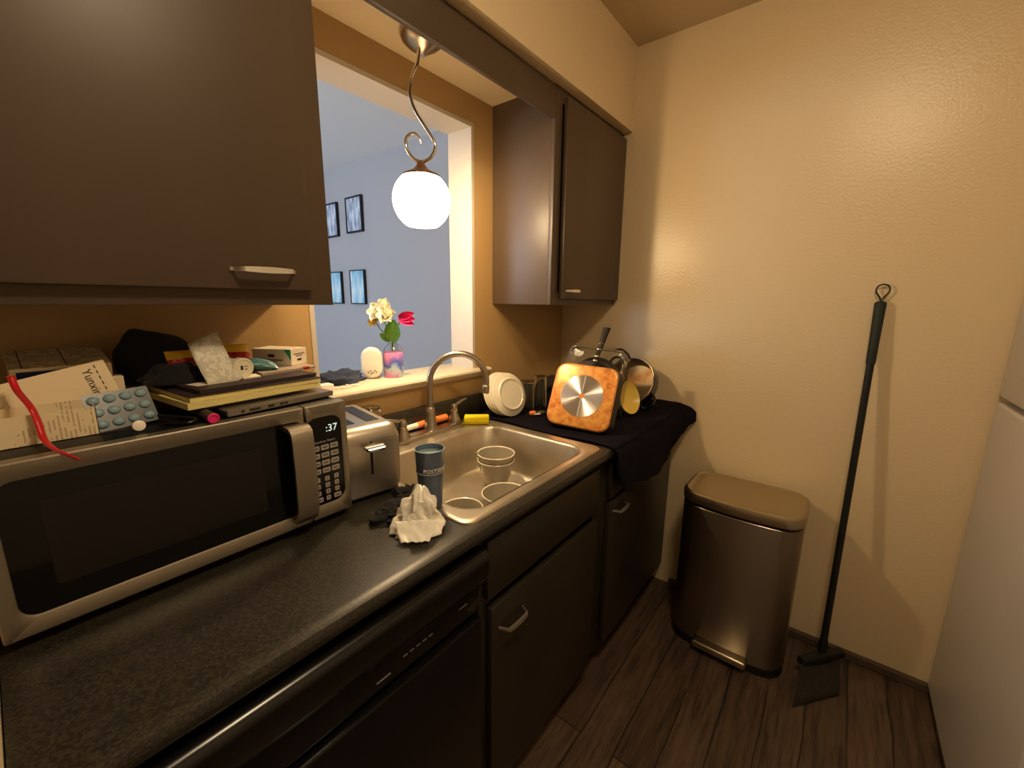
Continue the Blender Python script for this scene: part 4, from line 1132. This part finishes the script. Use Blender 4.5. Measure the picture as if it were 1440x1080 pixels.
b = NB(); loft(b, [bin_ring(d, rad, z) for z, d, rad in ((.612, .003, .064), (.613, -.004, .069), (.640, -.005, .069), (.649, -.002, .067), (.653, .004, .062), (.6535, .010, .056), (.650, .016, .052), (.6495, .03, .04))]); obj('lid', b, 'trashlid', t, 30, label='satin steel lid with a raised rim')
b = NB()
box(b, (cx0-hx_-.060, -1.112, .008), (cx0-hx_+.0, -.912, .038), .009, 3); obj('pedal', b, 'trashlid', t, 40, label='steel foot pedal')

# ------------------------------------------------------------------ broom
t = thing('broom', 'black broom leaning against the far wall beside the trash can', 'broom', (-.13, -1.335, FZ))
p0, p1 = V((-.155, -1.337, .075)), V((-.014, -1.330, 1.43)); dd = (p1-p0)
b = NB(); tube(b, [p0+dd*k for k in (0, .02, .04, .5, .835)], [.014, .016, .0115, .0115, .0115], 16); obj('handle', b, 'broom', t)
b = NB(); tube(b, [p0+dd*k for k in (.825, .83, .88, .94, .985, .99)], [.012, .0145, .0145, .016, .0175, .012], 16); obj('grip', b, 'grip', t, label='dark green rubber grip')
b = NB(); e0 = p0+dd*.985
side = V((0, 1, 0))
lp_ = bez([e0, e0+V((0, -.004, .018)), e0+V((0, -.018, .042)), e0+V((0, -.014, .060)), e0+V((0, 0, .066)), e0+V((0, .014, .060)), e0+V((0, .018, .042)), e0+V((0, .004, .018)), e0+V((0, .001, 0))], 5)
tube(b, lp_, .0028, 8); obj('hanging_loop', b, 'broom', t)
ba = math.radians(-38); ax_ = V((math.cos(ba), math.sin(ba), 0)); hc = V((-.165, -1.337, .052))
b = NB()
L = [[(x, y, z) for x, z in rr(0, 0, hx2, hz2, .010, 4)] for y, hx2, hz2 in ((-.100, .014, .010), (-.096, .017, .016), (0, .022, .024), (.096, .017, .016), (.100, .014, .010))]
loft(b, L); xf(b, Matrix.Translation(hc) @ Matrix.Rotation(ba-math.pi/2, 4, 'Z')); obj('head_block', b, 'broom', t, 40)
b = NB(); nb = 60; loops = []
for j in range(9):
    v = j/8; fr = []; bk = []
    for i in range(nb+1):
        u = i/nb*2-1; jag = .006*rnd.random()*(v > .9)
        c_ = hc + ax_*u*(.094+.012*v) + V((-.150*v+jag-.012, .0, 0))
        zt_ = .052-.062*v**.8
        fr.append(V((c_.x, c_.y, max(FZ+.004, zt_-.012)))); bk.append(V((c_.x+.006, c_.y, max(FZ+.010, zt_+.006))))
    loops.append(fr+bk[::-1])
loft(b, loops); obj('bristles', b, 'bristle', t, 60, label='dark angled bristles')

# ------------------------------------------------------------------ fridge
t = thing('refrigerator', 'textured white refrigerator with a top freezer at the right edge', 'refrigerator', (-.40, -2.05, FZ))
b = NB(); box(b, (-.77, -2.40, FZ+.02), (-.014, -1.730, 1.70), .006); obj('body', b, 'fridge', t)
b = NB(); box(b, (-.772, -1.722, .012), (-.012, -1.657, 1.104), .012, 4); d = obj('fridge_door', b, 'fridge', t)
b = NB(); box(b, (-.755, -1.655, .86), (-.73, -1.615, 1.08), .008, 3); obj('handle', b, 'fridge', d)
b = NB(); box(b, (-.772, -1.722, 1.119), (-.012, -1.657, 1.70), .012, 4); d = obj('freezer_door', b, 'fridge', t)
b = NB(); box(b, (-.745, -1.655, 1.14), (-.715, -1.615, 1.40), .008, 3); obj('handle', b, 'fridge', d)
b = NB(); box(b, (-.765, -1.731, .02), (-.018, -1.720, 1.69)); obj('gasket', b, 'gasket', t, 0)
b = NB(); box(b, (-.76, -1.73, FZ), (-.02, -1.68, .010)); obj('kick_grille', b, 'gasket', t, 0)

# ------------------------------------------------------------------ dining room pictures
def picture(label, y0, y1, z0, z1, pm, fr):
    t = thing('picture_frame', label, 'picture', (.099, (y0+y1)/2, z0), 0, 'pictures on the dining room wall')
    b = NB(); x0_, x1_ = .074, .0995; e_ = fr
    box(b, (x0_, y0, z0), (x1_, y0+e_, z1), .001); box(b, (x0_, y1-e_, z0), (x1_, y1, z1), .001)
    box(b, (x0_, y0+e_, z0), (x1_, y1-e_, z0+e_), .001); box(b, (x0_, y0+e_, z1-e_), (x1_, y1-e_, z1), .001); obj('frame', b, 'frameblk', t, 0)
    b = NB(); box(b, (.080, y0+e_, z0+e_), (.0995, y1-e_, z1-e_)); obj('print', b, pm, t, 0)
picture('upper right framed grey photograph with window glare beyond the opening', 2.03, 2.27, 1.965, 2.255, 'photo1', .013)
picture('upper left framed grey photograph with window glare, partly hidden by the large cabinet', 2.415, 2.655, 1.955, 2.245, 'photo1', .013)
picture('lower right framed print with pale blue window glare beyond the opening', 2.045, 2.27, 1.362, 1.655, 'photo2', .009)
picture('lower left framed print with pale blue window glare, partly hidden by the large cabinet', 2.415, 2.64, 1.362, 1.650, 'photo2', .009)
